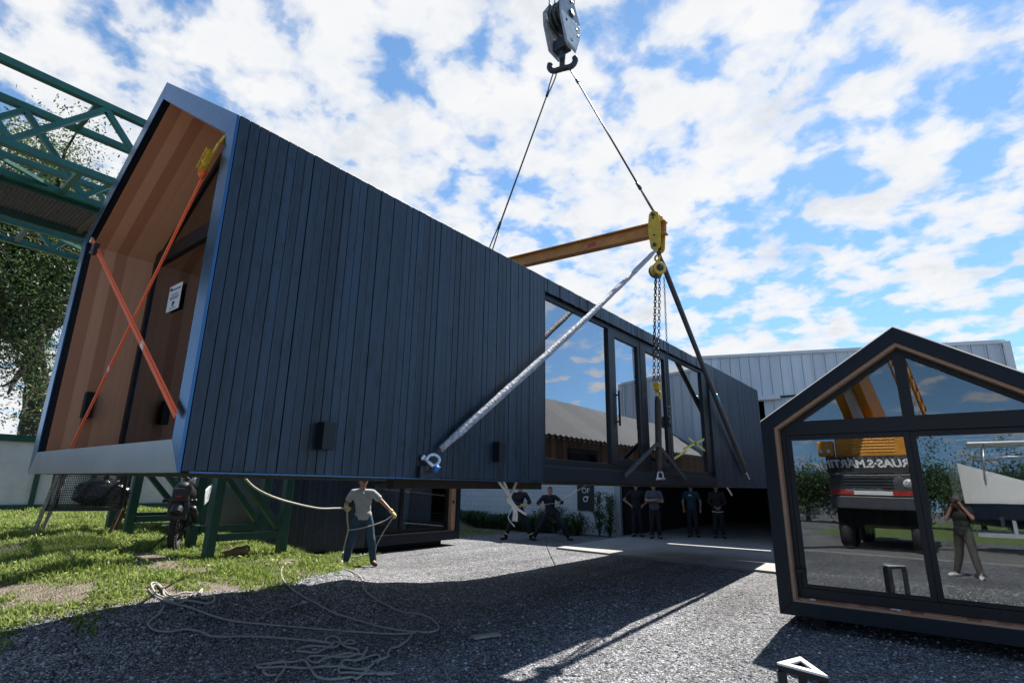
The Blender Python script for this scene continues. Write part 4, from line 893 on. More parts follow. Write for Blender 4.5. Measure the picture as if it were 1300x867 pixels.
# ================================================================== lifting gear
CL = V3(-3.31, 8.2, 5.90); FAR = V3(-7.14, 8.2, 6.10)
def beam_gear():
    r = root('spreader_beam', (-5.23, 8.2, 6.0), 'ochre steel spreader beam with yellow end clamps hanging above the cabin roof', 'lifting beam')
    d = unit(FAR-CL); A, B = CL-d*.17, FAR+d*.17; m = MB()
    for z in (-.11, .11): m.beam(A+V3(0, 0, z), B+V3(0, 0, z), .15, .022)
    m.beam(A, B, .02, .20); m.build('beam', M['beam'], r)
    m = MB(); c = lerp(CL, FAR, .33); m.box(c[0]-.09, c[0]+.09, c[1]-.0135, c[1]-.0102, c[2]-.045, c[2]+.035); m.build('label_plate', M['redtag'], r)
    for c in (CL, FAR):
        m = MB()
        for sy in (-1, 1):
            o = []
            for a in range(0, 181, 20): o.append((c[0]+.085*math.cos(math.radians(a)), c[1]+sy*.085, c[2]+.23+.085*math.sin(math.radians(a))))
            o += [(c[0]-.11, c[1]+sy*.085, c[2]+.05), (c[0]-.11, c[1]+sy*.085, c[2]-.08)]
            for a in range(180, 361, 20): o.append((c[0]+.085*math.cos(math.radians(a)), c[1]+sy*.085, c[2]-.33+.085*math.sin(math.radians(a))))
            o += [(c[0]+.11, c[1]+sy*.085, c[2]-.08), (c[0]+.11, c[1]+sy*.085, c[2]+.05)]
            m.prism(o, (0, sy*.028, 0))
        k = m.build('end_clamp', M['yellow'], r, bevel=.006)
        m = MB()
        for z in (.23, -.33): m.tube([c+V3(0, -.15, z), c+V3(0, .15, z)], .028, 12)
        for z in (.17, -.15): m.tube([c+V3(.0, -.14, z), c+V3(.0, .14, z)], .014, 10)
        m.build('pin', M['dsteel'], k)
beam_gear()
HK = V3(-5.233, 8.28, 10.30)
def shackle(c, d, s, name_par, R=.055, r=.016):
    """bow shackle: bow opens along -d, pin across s"""
    d, s = unit(d), unit(s); m = MB(); pts = []
    for i in range(15):
        a = math.pi*(-.15+1.3*i/14); pts.append(c+R*(s*math.cos(a)+d*(math.sin(a)*1.15+.35)))
    m.tube([c+s*R-d*R*.6]+pts+[c-s*R-d*R*.6], r, 8); k = m.build('shackle', M['steel'], name_par)
    m = MB(); m.tube([c-s*R*1.6-d*R*.6, c+s*R*1.6-d*R*.6], r*1.05, 8); m.disc(c-s*R*1.5-d*R*.6, s, r*1.9, r*1.6, 6); pn = m.build('pin', M['steel'], k)
    if r == .0168: m = MB(); m.disc(c+s*R*1.5-d*R*.6, s, r*2.1, r*2.4, 8); m.build('pin_nut', M['bluepin'], pn) if False else m.build('pin_nut', M['bluepin'], k)
    return k
def hook_block():
    r = root('hook_block', tuple(HK), 'grey crane hook block with sheaves and a heavy hook high above the cabin', 'hook block')
    o = [(-.15, 1.74), (.15, 1.74), (.42, 1.28), (.40, .96), (.20, .42), (-.20, .42), (-.40, .96), (-.42, 1.28)]
    for sx in (-1, 1):
        x = HK[0]+sx*.20; m = MB(); m.prism([(x, HK[1]+a, HK[2]+b) for a, b in o], (sx*.03, 0, 0)); c = m.build('cheek_plate', M['block'], r, bevel=.01)
        o2 = [(-.385, 1.10), (.385, 1.22), (.36, .96), (.17, .47), (-.17, .47), (-.36, .96)]
        m = MB(); m.prism([(x+sx*.031, HK[1]+a, HK[2]+b) for a, b in o2], (sx*.014, 0, 0)); m.build('wear_plate', M['pale'], c, bevel=.004)
        m = MB(); m.disc((x+sx*.05, HK[1], HK[2]+1.30), (1, 0, 0), .085, .05, 18)
        for a, b in ((.0, 1.62), (-.2, .98), (.2, 1.02), (.0, .60), (.27, .9)): m.disc((x+sx*.045, HK[1]+a, HK[2]+b), (1, 0, 0), .03, .03, 10)
        m.build('bolt', M['dsteel'], c)
    for k in (-1, 0, 1):
        m = MB(); c = HK+V3(k*.115, 0, 1.28); m.torus(c, (1, 0, 0), .33, .035, 36, 8); m.disc(c, (1, 0, 0), .30, .05, 30); m.build('sheave', M['dsteel'], r)
    m = MB(); m.box(HK[0]-.165, HK[0]+.165, HK[1]-.12, HK[1]+.12, HK[2]+.44, HK[2]+.70); m.tube([HK+V3(0, 0, .46), HK+V3(0, 0, .22)], [.085, .065], 14); m.build('swivel', M['dsteel'], r, bevel=.01)
    m = MB(); u = unit(V3(.83, .25, 0)); pts = [HK+V3(0, 0, .30), HK+V3(0, 0, .20)]
    for sgn in (-1, 1):
        p = [HK+V3(0, 0, .30), HK+V3(0, 0, .16)]
        for i in range(9): a = math.radians(-90+i*20); p.append(HK+u*sgn*(.15+.125*math.cos(a)*1.+(-.15 if i == 0 else 0))+V3(0, 0, .10+.13*math.sin(a)))
        p = [HK+V3(0, 0, .32), HK+V3(0, 0, .12), HK+V3(0, 0, .0)]+[HK+u*sgn*(.14+.15*math.sin(math.radians(b)))+V3(0, 0, .13-.15*math.cos(math.radians(b))) for b in (-20, 15, 50, 85, 115)]
        m.tube(smooth_path(p, 4), [.07]*8+[.075]*8+[.066]*6+[.055]*6+[.035]*1 if False else .062, 12)
    m.build('hook', M['dsteel'], r)
hook_block()
def wire_sling(c, label):
    top = HK+V3(.14*np.sign(c[0]-HK[0]), .03*np.sign(c[0]-HK[0]), .0); bot = c+V3(0, 0, .27); d = unit(bot-top)
    r = root('wire_rope_sling', tuple(bot), label, 'wire rope', 'wire rope slings under the hook block')
    s = unit(np.cross(d, (0, 1, 0))); m = MB(); a, b = top+d*.55, bot-d*.75
    m.tube([a, b], .017, 8); m.build('wire_rope', M['cable'], r)
    for e, f, sg in ((a, top, -1), (b, bot, 1)):
        m = MB(); k = V3(0, 1, 0)*.05; m.tube(smooth_path([e, lerp(e, f, .3)+k*.7, lerp(e, f, .8)+k, f, lerp(e, f, .8)-k, lerp(e, f, .3)-k*.7, e], 4), .014, 7); m.build('eye_loop', M['cable'], r)
        m = MB(); m.tube([e-(f-e)*.10, e+(f-e)*.12], .03, 10); m.build('ferrule', M['dsteel'], r)
    shackle(bot, d, V3(0, 1, 0), r, .05, .014)
wire_sling(CL, 'wire rope sling from the hook down to the near clamp in open sky'); wire_sling(FAR, 'wire rope sling from the hook down behind the cabin roof')
def fab_sling(a, b, rad, mat, label, name, bump, group=None, tagc=None):
    r = root(name, tuple(b), label, 'sling', group); n = 40; pts = []; rs = []
    for i in range(n+1):
        t = i/n; p = lerp(a, b, t)+V3(0, 0, -.05*math.sin(math.pi*t)); q = Vector(tuple(p*7)); p = p+V3(*[noise.noise(q+Vector((k*9, 0, 0)))*bump*.35 for k in range(3)])
        pts.append(p); rs.append(rad*(1+bump*8*noise.noise(Vector((t*60, 3, 1))))*(1 if .04 < t < .97 else .75))
    m = MB(); m.tube(pts, rs, 10, flat=1.25); m.build('webbing', mat, r); return r
BT = V3(-3.32, 8.2, 5.52)
shW = V3(-3.47, 3.33, 1.80)
ws = fab_sling(BT+V3(0, -.03, 0), shW+V3(.0, .10, .11), .032, M['wrap'], 'pale plastic wrapped sling running from the beam clamp to the low shackle on the boards', 'lifting_sling', .012)
shackle(shW, unit(BT-shW), unit(V3(.55, .55, -.6)), ws, .050, .0168)
m = MB(); m.box(-3.528, -3.49, shW[1]-.10, shW[1]+.08, 1.66, 1.76); m.tube([shW+V3(-.03, -.02, -.03), shW+V3(-.03, -.02, -.08)], .03, 8); m.build('lifting_eye', M['dsteel'], ws, bevel=.006)
shB = V3(-3.47, 12.86, 1.92)
bs = fab_sling(BT+V3(0, .03, -.03), shB+V3(0, -.03, .06), .045, M['sling'], 'dark grey sling running from the beam clamp to the far end of the cabin', 'lifting_sling', .006)
shackle(shB, unit(BT-shB), unit(V3(.55, -.55, -.6)), bs, .06, .017)
m = MB(); c = lerp(BT, shB, .60); d = unit(shB-BT); m.tube([c-d*.09, c+d*.09], .056, 10); m.build('sling_tag', M['cyan'], bs)
def hoist():
    c = V3(-3.33, 8.2, 5.17); r = root('chain_hoist', tuple(c), 'yellow chain hoist with hanging chains below the near end of the beam', 'chain hoist')
    m = MB(); m.disc(c, (.72, -.69, 0), .115, .17, 28); b = m.build('hoist_body', M['yellow'], r, bevel=.012)
    n_ = unit(V3(.72, -.69, 0)); m = MB(); m.disc(c-n_*.098, n_, .125, .02, 28); m.disc(c+n_*.09, n_, .06, .02, 20); m.build('cover_plate', M['dsteel'], b)
    m = MB(); m.torus(c+V3(0, 0, .21), (.3, .9, 0), .05, .017, 20, 8, a0=-.4, a1=4.9); m.tube([c+V3(0, 0, .11), c+V3(0, 0, .16)], .03, 10); m.build('top_hook', M['yellow'], r)
    def chain(x, y, z0, z1, L_, w, rr, nm):
        m = MB(); n = int((z0-z1)/L_)
        for i in range(n):
            t = i/n; p = V3(x-.13*t*(1 if nm == 'load_chain' else .4), y, z0-(i+.5)*L_); ax = V3(1, 0, 0) if i % 2 else V3(0, 1, 0); s = V3(0, 1, 0) if i % 2 else V3(1, 0, 0)
            pts = [p+s*w*math.cos(a)+V3(0, 0, L_*.68*math.sin(a)) for a in [k*math.pi/4 for k in range(8)]]; m.tube(pts, rr, 5, closed=True)
        m.build(nm, M['dsteel'], r)
    chain(c[0]-.03, c[1]-.05, 5.06, 3.20, .055, .021, .007, 'load_chain'); chain(c[0]+.02, c[1]+.0, 5.06, 3.22, .055, .021, .007, 'load_chain'); chain(c[0]-.0, c[1]-.09, 5.06, 3.6, .055, .019, .006, 'load_chain')
    chain(c[0]+.05, c[1]+.12, 5.06, 2.5, .04, .014, .004, 'hand_chain')
    h = V3(-3.45, 8.18, 3.10); m = MB(); m.torus(h+V3(0, 0, -.05), (.4, .9, 0), .06, .022, 20, 8, a0=-2.2, a1=2.6); m.box(h[0]-.045, h[0]+.045, h[1]-.045, h[1]+.045, h[2]+.02, h[2]+.14); m.build('bottom_hook', M['yellow'], r, bevel=.008)
hoist()
vs_ = fab_sling(V3(-3.45, 8.18, 3.02), V3(-3.50, 8.18, 1.86), .042, M['khaki'], 'short vertical sling hanging from the chain hoist in front of the doors', 'lifting_sling', .006)
shackle(V3(-3.48, 8.18, 1.78), V3(0, 0, 1), V3(.5, .8, 0), vs_, .05, .015)
r = root('choker_strap', (-3.46, 8.1, 1.8), 'black strap spread in an inverted V across the cabin sill', 'sling')
for y in (6.97, 9.22):
    m = MB(); m.beam((-3.45, 8.05, 2.28), (-3.475, y, 1.74), .045, .018, up=(1, 0, 0)) if False else m.beam((-3.45, 8.05+.02*(y > 8), 2.27), (-3.475, y, 1.76), .022, .055, up=(0, 0, 1)); m.build('strap_leg', M['sling'], r)

# ================================================================== ropes
def rope(name, pts, r, mat, label, group=None, n=6, seg=7, parent=None):
    m = MB(); m.tube(smooth_path(pts, n), r, seg); o = m.build(name, mat, parent)
    return tag(o, label, 'rope', group) if label else o
def gp(x, y, dz=.012): P = ground(x, y); return P+V3(0, 0, dz)
Z5 = lambda L_: [gp(300+x/5.909, 760+y/5.909, .012+.012*random.random()) for x, y in L_]
rope('loose_rope', [gp(*p) for p in ((362, 716), (358, 722), (357, 728), (360, 738), (370, 748), (385, 758), (400, 766), (420, 777), (440, 784), (460, 790), (480, 796), (500, 800), (525, 803))], .0105, M['rope'], 'rope line snaking out of the grass to the junction on the gravel')
rope('loose_rope', [gp(*p) for p in ((433, 722), (446, 726), (459, 735), (462, 748), (470, 756), (478, 762), (495, 771), (512, 778), (530, 780), (545, 785), (556, 794), (555, 801), (540, 804), (526, 803), (516, 815), (504, 822), (495, 825), (491, 835), (484, 838), (478, 843))], .0105, M['rope'], 'rope line running from the feet of the man round to the coil')
rope('loose_rope', [gp(*p) for p in ((188, 749), (196, 757), (207, 763), (222, 768), (240, 772), (270, 783), (300, 790), (340, 794), (400, 799), (450, 803), (500, 806), (527, 804))], .0105, M['rope'], 'long straight rope line from the left tangle across the shaded gravel')
rope('loose_rope', [gp(*p) for p in ((208, 770), (202, 780), (192, 788), (188, 794), (196, 801), (215, 803), (235, 800), (255, 803), (270, 809), (310, 809), (340, 810), (380, 813), (412, 817))], .0105, M['rope'], 'lower rope line curving back from the left tangle towards the coil')
tg = [gp(*p, .012+.03*random.random()) for p in ((190, 750), (197, 746), (206, 750), (209, 760), (225, 764), (245, 766), (262, 768), (271, 766), (270, 760), (258, 763), (252, 757), (256, 752), (253, 759), (246, 762), (243, 756), (232, 766), (222, 770), (212, 764), (198, 757), (191, 746), (200, 744), (215, 758), (232, 757), (244, 755))]
rope('rope_tangle', tg, .0105, M['rope'], 'small pale rope tangle at the edge between grass and shade')
C1 = [(550, 320), (660, 335), (720, 350), (735, 330), (700, 345), (665, 325), (700, 297), (745, 297), (778, 325), (770, 355), (720, 375), (600, 367), (500, 375), (455, 400), (500, 413), (600, 413), (670, 385), (720, 365), (735, 335), (790, 345), (850, 320), (888, 335), (860, 350), (790, 345), (830, 380), (900, 395), (915, 420), (860, 442), (760, 452), (600, 442), (535, 458), (560, 485), (610, 490), (650, 470), (740, 442), (840, 420), (940, 430), (980, 380), (960, 430), (900, 470), (820, 475), (785, 500), (830, 535), (950, 548), (1000, 520), (1040, 480), (1080, 465), (1060, 430), (1000, 440), (930, 470), (880, 470)]
rope('rope_coil', Z5(C1), .0105, M['rope'], 'heap of loosely looped cream rope on the gravel in the shade')
C2 = [(155, 510), (165, 530), (230, 528), (340, 525), (480, 530), (560, 530), (640, 520), (770, 525), (800, 515)]
rope('loose_rope', Z5(C2), .0105, M['rope'], 'thin straight rope end at the left of the coil')
C3 = [(295, 632), (310, 595), (345, 560), (370, 510), (350, 478), (290, 485), (220, 530), (200, 565), (240, 585), (300, 580)]
rope('loose_rope', Z5(C3), .0105, M['rope'], 'single round rope loop at the bottom left of the coil')
C4 = [(150, 520), (190, 505), (260, 500), (360, 495), (440, 482), (510, 475), (560, 545), (600, 598), (680, 618), (780, 618), (870, 602), (900, 612), (960, 575), (990, 540), (960, 552), (1030, 560), (1060, 585), (1110, 578), (1185, 578), (1100, 568), (960, 582), (860, 575), (775, 568), (775, 535), (830, 540)]
rope('loose_rope', Z5(C4), .0105, M['rope'], 'rope running along the bottom edge of the coil')
# crumpled strip of plastic
m = MB(); pts = [gp(*p, .02+.02*random.random()) for p in ((336, 783), (343, 780), (350, 777), (358, 775), (366, 773), (374, 771), (382, 768), (390, 769), (398, 767))]
vs = []
for i, p in enumerate(smooth_path(pts, 3)): w = .02+.015*random.random(); vs += [p+V3(.3, .9, 0)*w+V3(0, 0, .02*random.random()), p-V3(.3, .9, 0)*w]
m.add(vs, [(2*i, 2*i+1, 2*i+3, 2*i+2) for i in range(len(vs)//2-1)]); m.v += [(x, y, z-.004) for x, y, z in m.v]; k_ = len(vs); m.f += [[q+k_ for q in f[::-1]] for f in m.f]; m.mi += [0]*len(m.mi); m.sm += [False]*len(m.sm)
tag(m.build('plastic_strip', M['wrap']), 'crumpled strip of pale plastic on the shaded gravel', 'plastic scrap')
# white rope ends hanging under the cabin
hb = lambda x, y, p: onx(570+x/8.67, 600+y/8.67, p)
r = root('hanging_rope_ends', tuple(hb(690, 90, -4.1)), 'bundle of thick white rope ends hanging below the middle of the cabin', 'rope')
for pts, rr in (([(520, 60), (545, 95), (600, 170), (650, 240), (700, 330), (760, 400), (845, 455)], .017), ([(580, 55), (600, 95), (640, 190), (690, 330), (715, 430), (705, 530)], .017), ([(760, 50), (740, 100), (700, 200), (665, 280), (710, 370), (740, 440), (738, 535)], .017), ([(690, 210), (640, 290), (690, 350), (735, 400)], .02), ([(650, 480), (665, 525), (695, 560), (722, 592)], .006), ([(705, 330), (680, 420), (655, 470), (650, 480)], .005)):
    m = MB(); P_ = [hb(x, y, -4.1) for x, y in pts]
    m.tube(smooth_path(P_, 5), rr, 8); m.build('rope_end', M['whiterope'], r)
rope('rope_tail', [onx(918, 611, -3.9), onx(922, 617, -3.9), onx(926, 623, -3.9), onx(929, 628, -3.9)], .02, M['whiterope'], 'short white rope tail hanging under the far end of the cabin')
# ================================================================== people
def remeshed(mb, name, voxel, it=6):
    me = bpy.data.meshes.new(name+'_raw'); me.from_pydata(mb.v, [], mb.f); me.update()
    o = bpy.data.objects.new(name+'_raw', me); COL.objects.link(o)
    r = o.modifiers.new('r', 'REMESH'); r.mode = 'VOXEL'; r.voxel_size = voxel; r.use_smooth_shade = True
    s = o.modifiers.new('s', 'SMOOTH'); s.iterations = it; s.factor = .5
    dg = bpy.context.evaluated_depsgraph_get(); out = bpy.data.meshes.new_from_object(o.evaluated_get(dg)); bpy.data.objects.remove(o)
    v = np.empty(len(out.vertices)*3, np.float32); out.vertices.foreach_get('co', v); f = [list(p.vertices) for p in out.polygons]; bpy.data.meshes.remove(out)
    return v.reshape(-1, 3), f
def cap(mb, a, b, ra, rb):
    a, b = np.array(a, float), np.array(b, float); mb.tube([lerp(a, b, t) for t in (0, .25, .5, .75, 1)], [ra+(rb-ra)*t for t in (0, .25, .5, .75, 1)], 14); mb.ell(a, ra, nu=12, nv=8); mb.ell(b, rb, nu=12, nv=8)
def folds(v):
    o = v.copy()
    for i, p in enumerate(v):
        q = Vector((p[0]*11, p[1]*11, p[2]*5)); o[i, 0] += .012*noise.noise(q); o[i, 1] += .012*noise.noise(q+Vector((7, 3, 1))); o[i, 2] += .004*noise.noise(q*2)
    return o
STD = dict(hipR=(.09, 0, .92), hipL=(-.09, 0, .92), kneeR=(.11, .02, .49), kneeL=(-.11, .02, .49), ankR=(.12, -.02, .08), ankL=(-.12, -.02, .08), toeR=(.16, .17, .035), toeL=(-.16, .17, .035),
           pelvis=(0, 0, .97), chest=(0, .0, 1.27), neck=(0, 0, 1.47), head=(0, .03, 1.62), shR=(.185, 0, 1.425), shL=(-.185, 0, 1.425), elR=(.25, -.03, 1.14), elL=(-.25, -.03, 1.14), wrR=(.27, .07, .90), wrL=(-.27, .07, .90), look=(0, 1, 0))
def person(base, heading, pose, outfit, label, scale=1., group=None):
    base = np.array(base, float); h = unit(V3(heading[0], heading[1], 0)); s = V3(h[1], -h[0], 0)
    J = dict(STD); J.update(pose); W = {k: base+scale*(s*v[0]+h*v[1]+V3(0, 0, v[2])) for k, v in J.items() if k != 'look'}
    lk = unit(s*J['look'][0]+h*J['look'][1]+V3(0, 0, J['look'][2]))
    r = root('person', tuple(base), label, 'person', group)
    sp = unit(W['neck']-W['pelvis']); sd = unit(W['shR']-W['shL']); fw = unit(np.cross(sp, sd)); RT = np.stack([sd, fw, sp], 1)
    if np.dot(fw, h) < 0: fw = -fw
    hr = unit(np.cross(lk, V3(0, 0, 1))); hu = np.cross(hr, lk); RH = np.stack([hr, lk, hu], 1); H = W['head']
    k = scale
    def torso(mb, g, low=True):
        mb.ell(lerp(W['pelvis'], W['chest'], .0), V3(.155+g, .11+g, .13+g)*k, RT); mb.ell(lerp(W['pelvis'], W['chest'], .5), V3(.145+g, .108+g, .16+g)*k, RT); mb.ell(W['chest']+sp*.02, V3(.168+g, .118+g, .185+g)*k, RT)
        cap(mb, lerp(W['shR'], W['shL'], .12), lerp(W['shR'], W['shL'], .88), (.06+g)*k, (.06+g)*k); cap(mb, lerp(W['chest'], W['neck'], .5), W['neck'], (.09+g*.6)*k, (.062+g*.3)*k)
    b = MB(); torso(b, 0)
    for q in 'RL':
        cap(b, W['hip'+q], W['knee'+q], .085*k, .056*k); cap(b, W['knee'+q], W['ank'+q], .056*k, .040*k); cap(b, lerp(W['knee'+q], W['ank'+q], .2), lerp(W['knee'+q], W['ank'+q], .5), .058*k, .05*k); cap(b, W['ank'+q], W['toe'+q], .045*k, .035*k)
        cap(b, W['sh'+q], W['el'+q], .053*k, .042*k); cap(b, W['el'+q], W['wr'+q], .043*k, .029*k)
        d = unit(W['wr'+q]-W['el'+q]); cap(b, W['wr'+q], W['wr'+q]+d*.06*k, .030*k, .034*k)
    cap(b, W['neck'], H-hu*.06*k, .058*k, .052*k)
    b.ell(H+hu*.025*k, V3(.075, .092, .095)*k, RH); b.ell(H+lk*.02*k-hu*.045*k, V3(.058, .07, .075)*k, RH); b.ell(H+lk*.098*k-hu*.005*k, V3(.014, .02, .026)*k, RH, nu=8, nv=6); b.ell(H+lk*.075*k-hu*.09*k, V3(.03, .025, .025)*k, RH, nu=8, nv=6)
    for q in (-1, 1): b.ell(H+hr*q*.078*k-hu*.0, V3(.012, .022, .034)*k, RH, nu=8, nv=6)
    v, f = remeshed(b, 'body', .0125*k, 4); bm = MB(); bm.add(v, f, 0, True)
    def hand(mb, q, g=1., grip=.9):
        d = unit(W['wr'+q]-W['el'+q]); w = W['wr'+q]; t = np.cross(d, V3(0, 0, 1)); t = unit(t) if np.linalg.norm(t) > .2 else s; pn = np.cross(t, d)
        c = w+d*.055*k; mb.ell(c, V3(.042, .022, .052)*g*k, np.stack([t, pn, d], 1), nu=12, nv=8)
        for i, L_ in enumerate((.070, .082, .076, .058)):
            a = c+d*.03*k+t*(-.030+.020*i)*k*g; cu = grip; p1 = a+(d*math.cos(.5*cu)-pn*math.sin(.5*cu))*L_*.5*k; p2 = p1+(d*math.cos(1.5*cu)-pn*math.sin(1.5*cu))*L_*.35*k; p3 = p2+(d*math.cos(2.3*cu)-pn*math.sin(2.3*cu))*L_*.25*k
            mb.tube([a-d*.01*k, p1, p2, p3], [.0095*g*k, .009*g*k, .008*g*k, .0065*g*k], 7)
        a = c-d*.01*k-t*.036*k*g; p1 = a+(d*.7-t*.6-pn*.3)*.035*k; p2 = p1+(d*.8-pn*.6)*.03*k; mb.tube([a+t*.01, p1, p2], [.012*g*k, .0105*g*k, .008*g*k], 7)
    for q in 'RL': hand(bm, q)
    for q in (-1, 1): bm.ell(H+hr*q*.031*k+lk*.083*k+hu*.022*k, .010*k, m=1, nu=8, nv=6)
    bm.build('body', [M['skin'], M['eye']], r)
    # shirt
    b = MB(); torso(b, .016)
    for q in 'RL':
        if outfit.get('sleeves', 'short') == 'short': e = lerp(W['sh'+q], W['el'+q], .68); cap(b, W['sh'+q], lerp(W['sh'+q], W['el'+q], .3), .070*k, .068*k); b.tube([lerp(W['sh'+q], W['el'+q], .2), e], [.069*k, .072*k], 14)
        else: cap(b, W['sh'+q], W['el'+q], .072*k, .060*k); cap(b, W['el'+q], lerp(W['el'+q], W['wr'+q], .93), .060*k, .045*k)
    hem = W['pelvis'][2]-.075*k
    for t_ in (.1, -.1, -.28): b.ell(lerp(W['pelvis'], W['chest'], t_), V3(.178, .136, .12)*k, RT)
    v, f = remeshed(b, 'shirt', .016*k, 3); lowv = v[:, 2] < hem; lowv &= np.linalg.norm((v-W['pelvis'])[:, :2], axis=1) < (.30 if outfit.get('sleeves', 'short') == 'short' else .21)*k; v[lowv, 2] = hem+(v[lowv, 2]-hem)*.04; v = folds(v); m = MB(); m.add(v, f, 0, True); m.build(outfit.get('top_name', 'shirt'), outfit['shirt'], r)
    # trousers
    b = MB(); b.ell(W['pelvis']-sp*.03*k, V3(.165, .122, .12)*k, RT)
    for q in 'RL': cap(b, lerp(W['hip'+q], W['pelvis'], .15), W['knee'+q], .108*k, .078*k); cap(b, W['knee'+q], lerp(W['knee'+q], W['ank'+q], .93), .078*k, .066*k)
    v, f = remeshed(b, 'trousers', .016*k, 3); v = folds(v); m = MB(); m.add(v, f, 0, True); m.build('trousers', outfit['trousers'], r)
    for q in 'RL':
        b = MB(); a, t_ = W['ank'+q], W['toe'+q]; fl = unit((t_-a)*V3(1, 1, 0)); cap(b, a-fl*.035*k-V3(0, 0, .025)*k, t_, .052*k, .043*k); cap(b, a, a+V3(0, 0, .06)*k, .052*k, .052*k)
        v, f = remeshed(b, 'shoe', .013*k, 3); v[:, 2] = np.maximum(v[:, 2], min(base[2], t_[2]-.03)+.002); m = MB(); m.add(v, f, 0, True); m.build('shoe', outfit.get('shoes', M['boot']), r)
        if outfit.get('bands'):
            m = MB(); c = lerp(W['knee'+q], W['ank'+q], .72); d = unit(W['ank'+q]-W['knee'+q]); m.tube([c-d*.02, c+d*.02], .079*k, 16, caps=False); m.build('reflective_band', M['hiviz'], r)
    if outfit.get('bands'):
        m = MB(); c = lerp(W['pelvis'], W['chest'], .28); e = [c+(sd*math.cos(a)*.172+fw*math.sin(a)*.135)*k for a in np.linspace(0, 2*math.pi, 25)[:-1]]; vs = [p+sp*.018 for p in e]+[p-sp*.018 for p in e]; m.add(vs, [(i, i+24, (i+1) % 24+24, (i+1) % 24) for i in range(24)]); m.build('reflective_band', M['hiviz'], r)
    if outfit.get('gloves'):
        for q in 'RL':
            m = MB(); hand(m, q, 1.28); d = unit(W['wr'+q]-W['el'+q]); m.tube([W['wr'+q]-d*.05*k, W['wr'+q]+d*.02*k], [.043*k, .036*k], 12); m.build('glove', M['glove'], r)
    # hair or cap
    m = MB(); m.ell(H+hu*.03*k-lk*.006*k, V3(.081, .099, .100)*k, RH, nu=28, nv=20); V_ = np.array(m.v)-(H+hu*.025*k); loc_ = V_@RH; keep = (loc_[:, 2] > .045*k) | ((loc_[:, 1] < -.02*k) & (loc_[:, 2] > -.055*k)); fs = [f_ for f_ in m.f if all(keep[i] for i in f_)]
    m.f = fs; m.mi = [0]*len(fs); m.sm = [True]*len(fs); m.build('hair', outfit.get('hair', M['hair']), r)
    if outfit.get('cap'):
        m = MB(); m.ell(H+hu*.05*k, V3(.088, .106, .085)*k, RH, nu=24, nv=16); o_ = (np.array(m.v)-(H+hu*.05*k))@RH; kp = o_[:, 2] > -.005; m.f = [f_ for f_ in m.f if all(kp[i] for i in f_)]; m.mi = [0]*len(m.f); m.sm = [True]*len(m.f)
        e = H+hu*.047*k+lk*.08*k; pr = [e+hr*.075*k, e+hr*.06*k+lk*.075*k, e-hr*.06*k+lk*.075*k, e-hr*.075*k]; m.prism(pr, -hu*.008); m.build('cap', outfit['cap'], r)
    r['_w'] = 0; del r['_w']
    return r, W
def to_cam(P): return (-P[0], -P[1])
# the man with the rope
g = ground(456, 718); g[2] = terrain(g[0], g[1])
man, MW = person(g, to_cam(g), dict(hipR=(.10, 0, .90), hipL=(-.10, 0, .90), pelvis=(0, 0, .95), kneeR=(.20, .05, .48), kneeL=(-.20, .03, .48), ankR=(.27, -.02, .08), ankL=(-.26, -.02, .08), toeR=(.34, .15, .035), toeL=(-.31, .16, .035), chest=(.03, .01, 1.25), neck=(.05, .03, 1.45), head=(.05, .09, 1.60), shR=(.235, .03, 1.40), shL=(-.15, .03, 1.40),
    elR=(.36, -.05, 1.16), wrR=(.33, .18, 1.12), elL=(-.37, .06, 1.21), wrL=(-.56, .16, 1.03), look=(-.3, 1, -.1)), dict(shirt=M['greytee'], trousers=M['jeans'], gloves=True, cap=M['blackcloth']), 'man in grey tee shirt, blue jeans and yellow gloves holding a rope on the grass', scale=.96)
hR = MW['wrR']+unit(MW['wrR']-MW['elR'])*.07; hL = MW['wrL']+unit(MW['wrL']-MW['elL'])*.07
st = onx(305, 600, -6.7)
def onr(x, y, P): # point on the pixel ray at the distance of P
    d = ray(x, y); return CAM+d*(np.dot(P-CAM, CF)/np.dot(d, CF))
rope('held_rope', [st, onr(322, 618, lerp(st, hR, .25)), onr(345, 630, lerp(st, hR, .35)), onr(375, 639, lerp(st, hR, .6)), onr(405, 645, lerp(st, hR, .8)), onr(425, 645, lerp(st, hR, .93)), hR], .016, M['rope'], 'rope sagging from under the cabin to the right hand of the man in grey')
rope('held_rope', [hR, onr(441, 660, hR), onr(442, 672, hR), onr(438, 690, hR), onr(435, 702, hR), gp(434, 719)], .016, M['rope'], 'doubled rope hanging straight down from the right hand of the man in grey')
rope('held_rope', [onr(441, 673, hR), onr(455, 671, lerp(hR, hL, .3)), onr(475, 666, lerp(hR, hL, .6)), onr(490, 660, hL), hL, onr(487, 675, hL), onr(478, 692, hL), onr(475, 700, hL), onr(455, 706, lerp(hR, hL, .4)), onr(436, 705, hR)], .011, M['rope'], 'thin rope loop across the legs of the man in grey from his left hand')
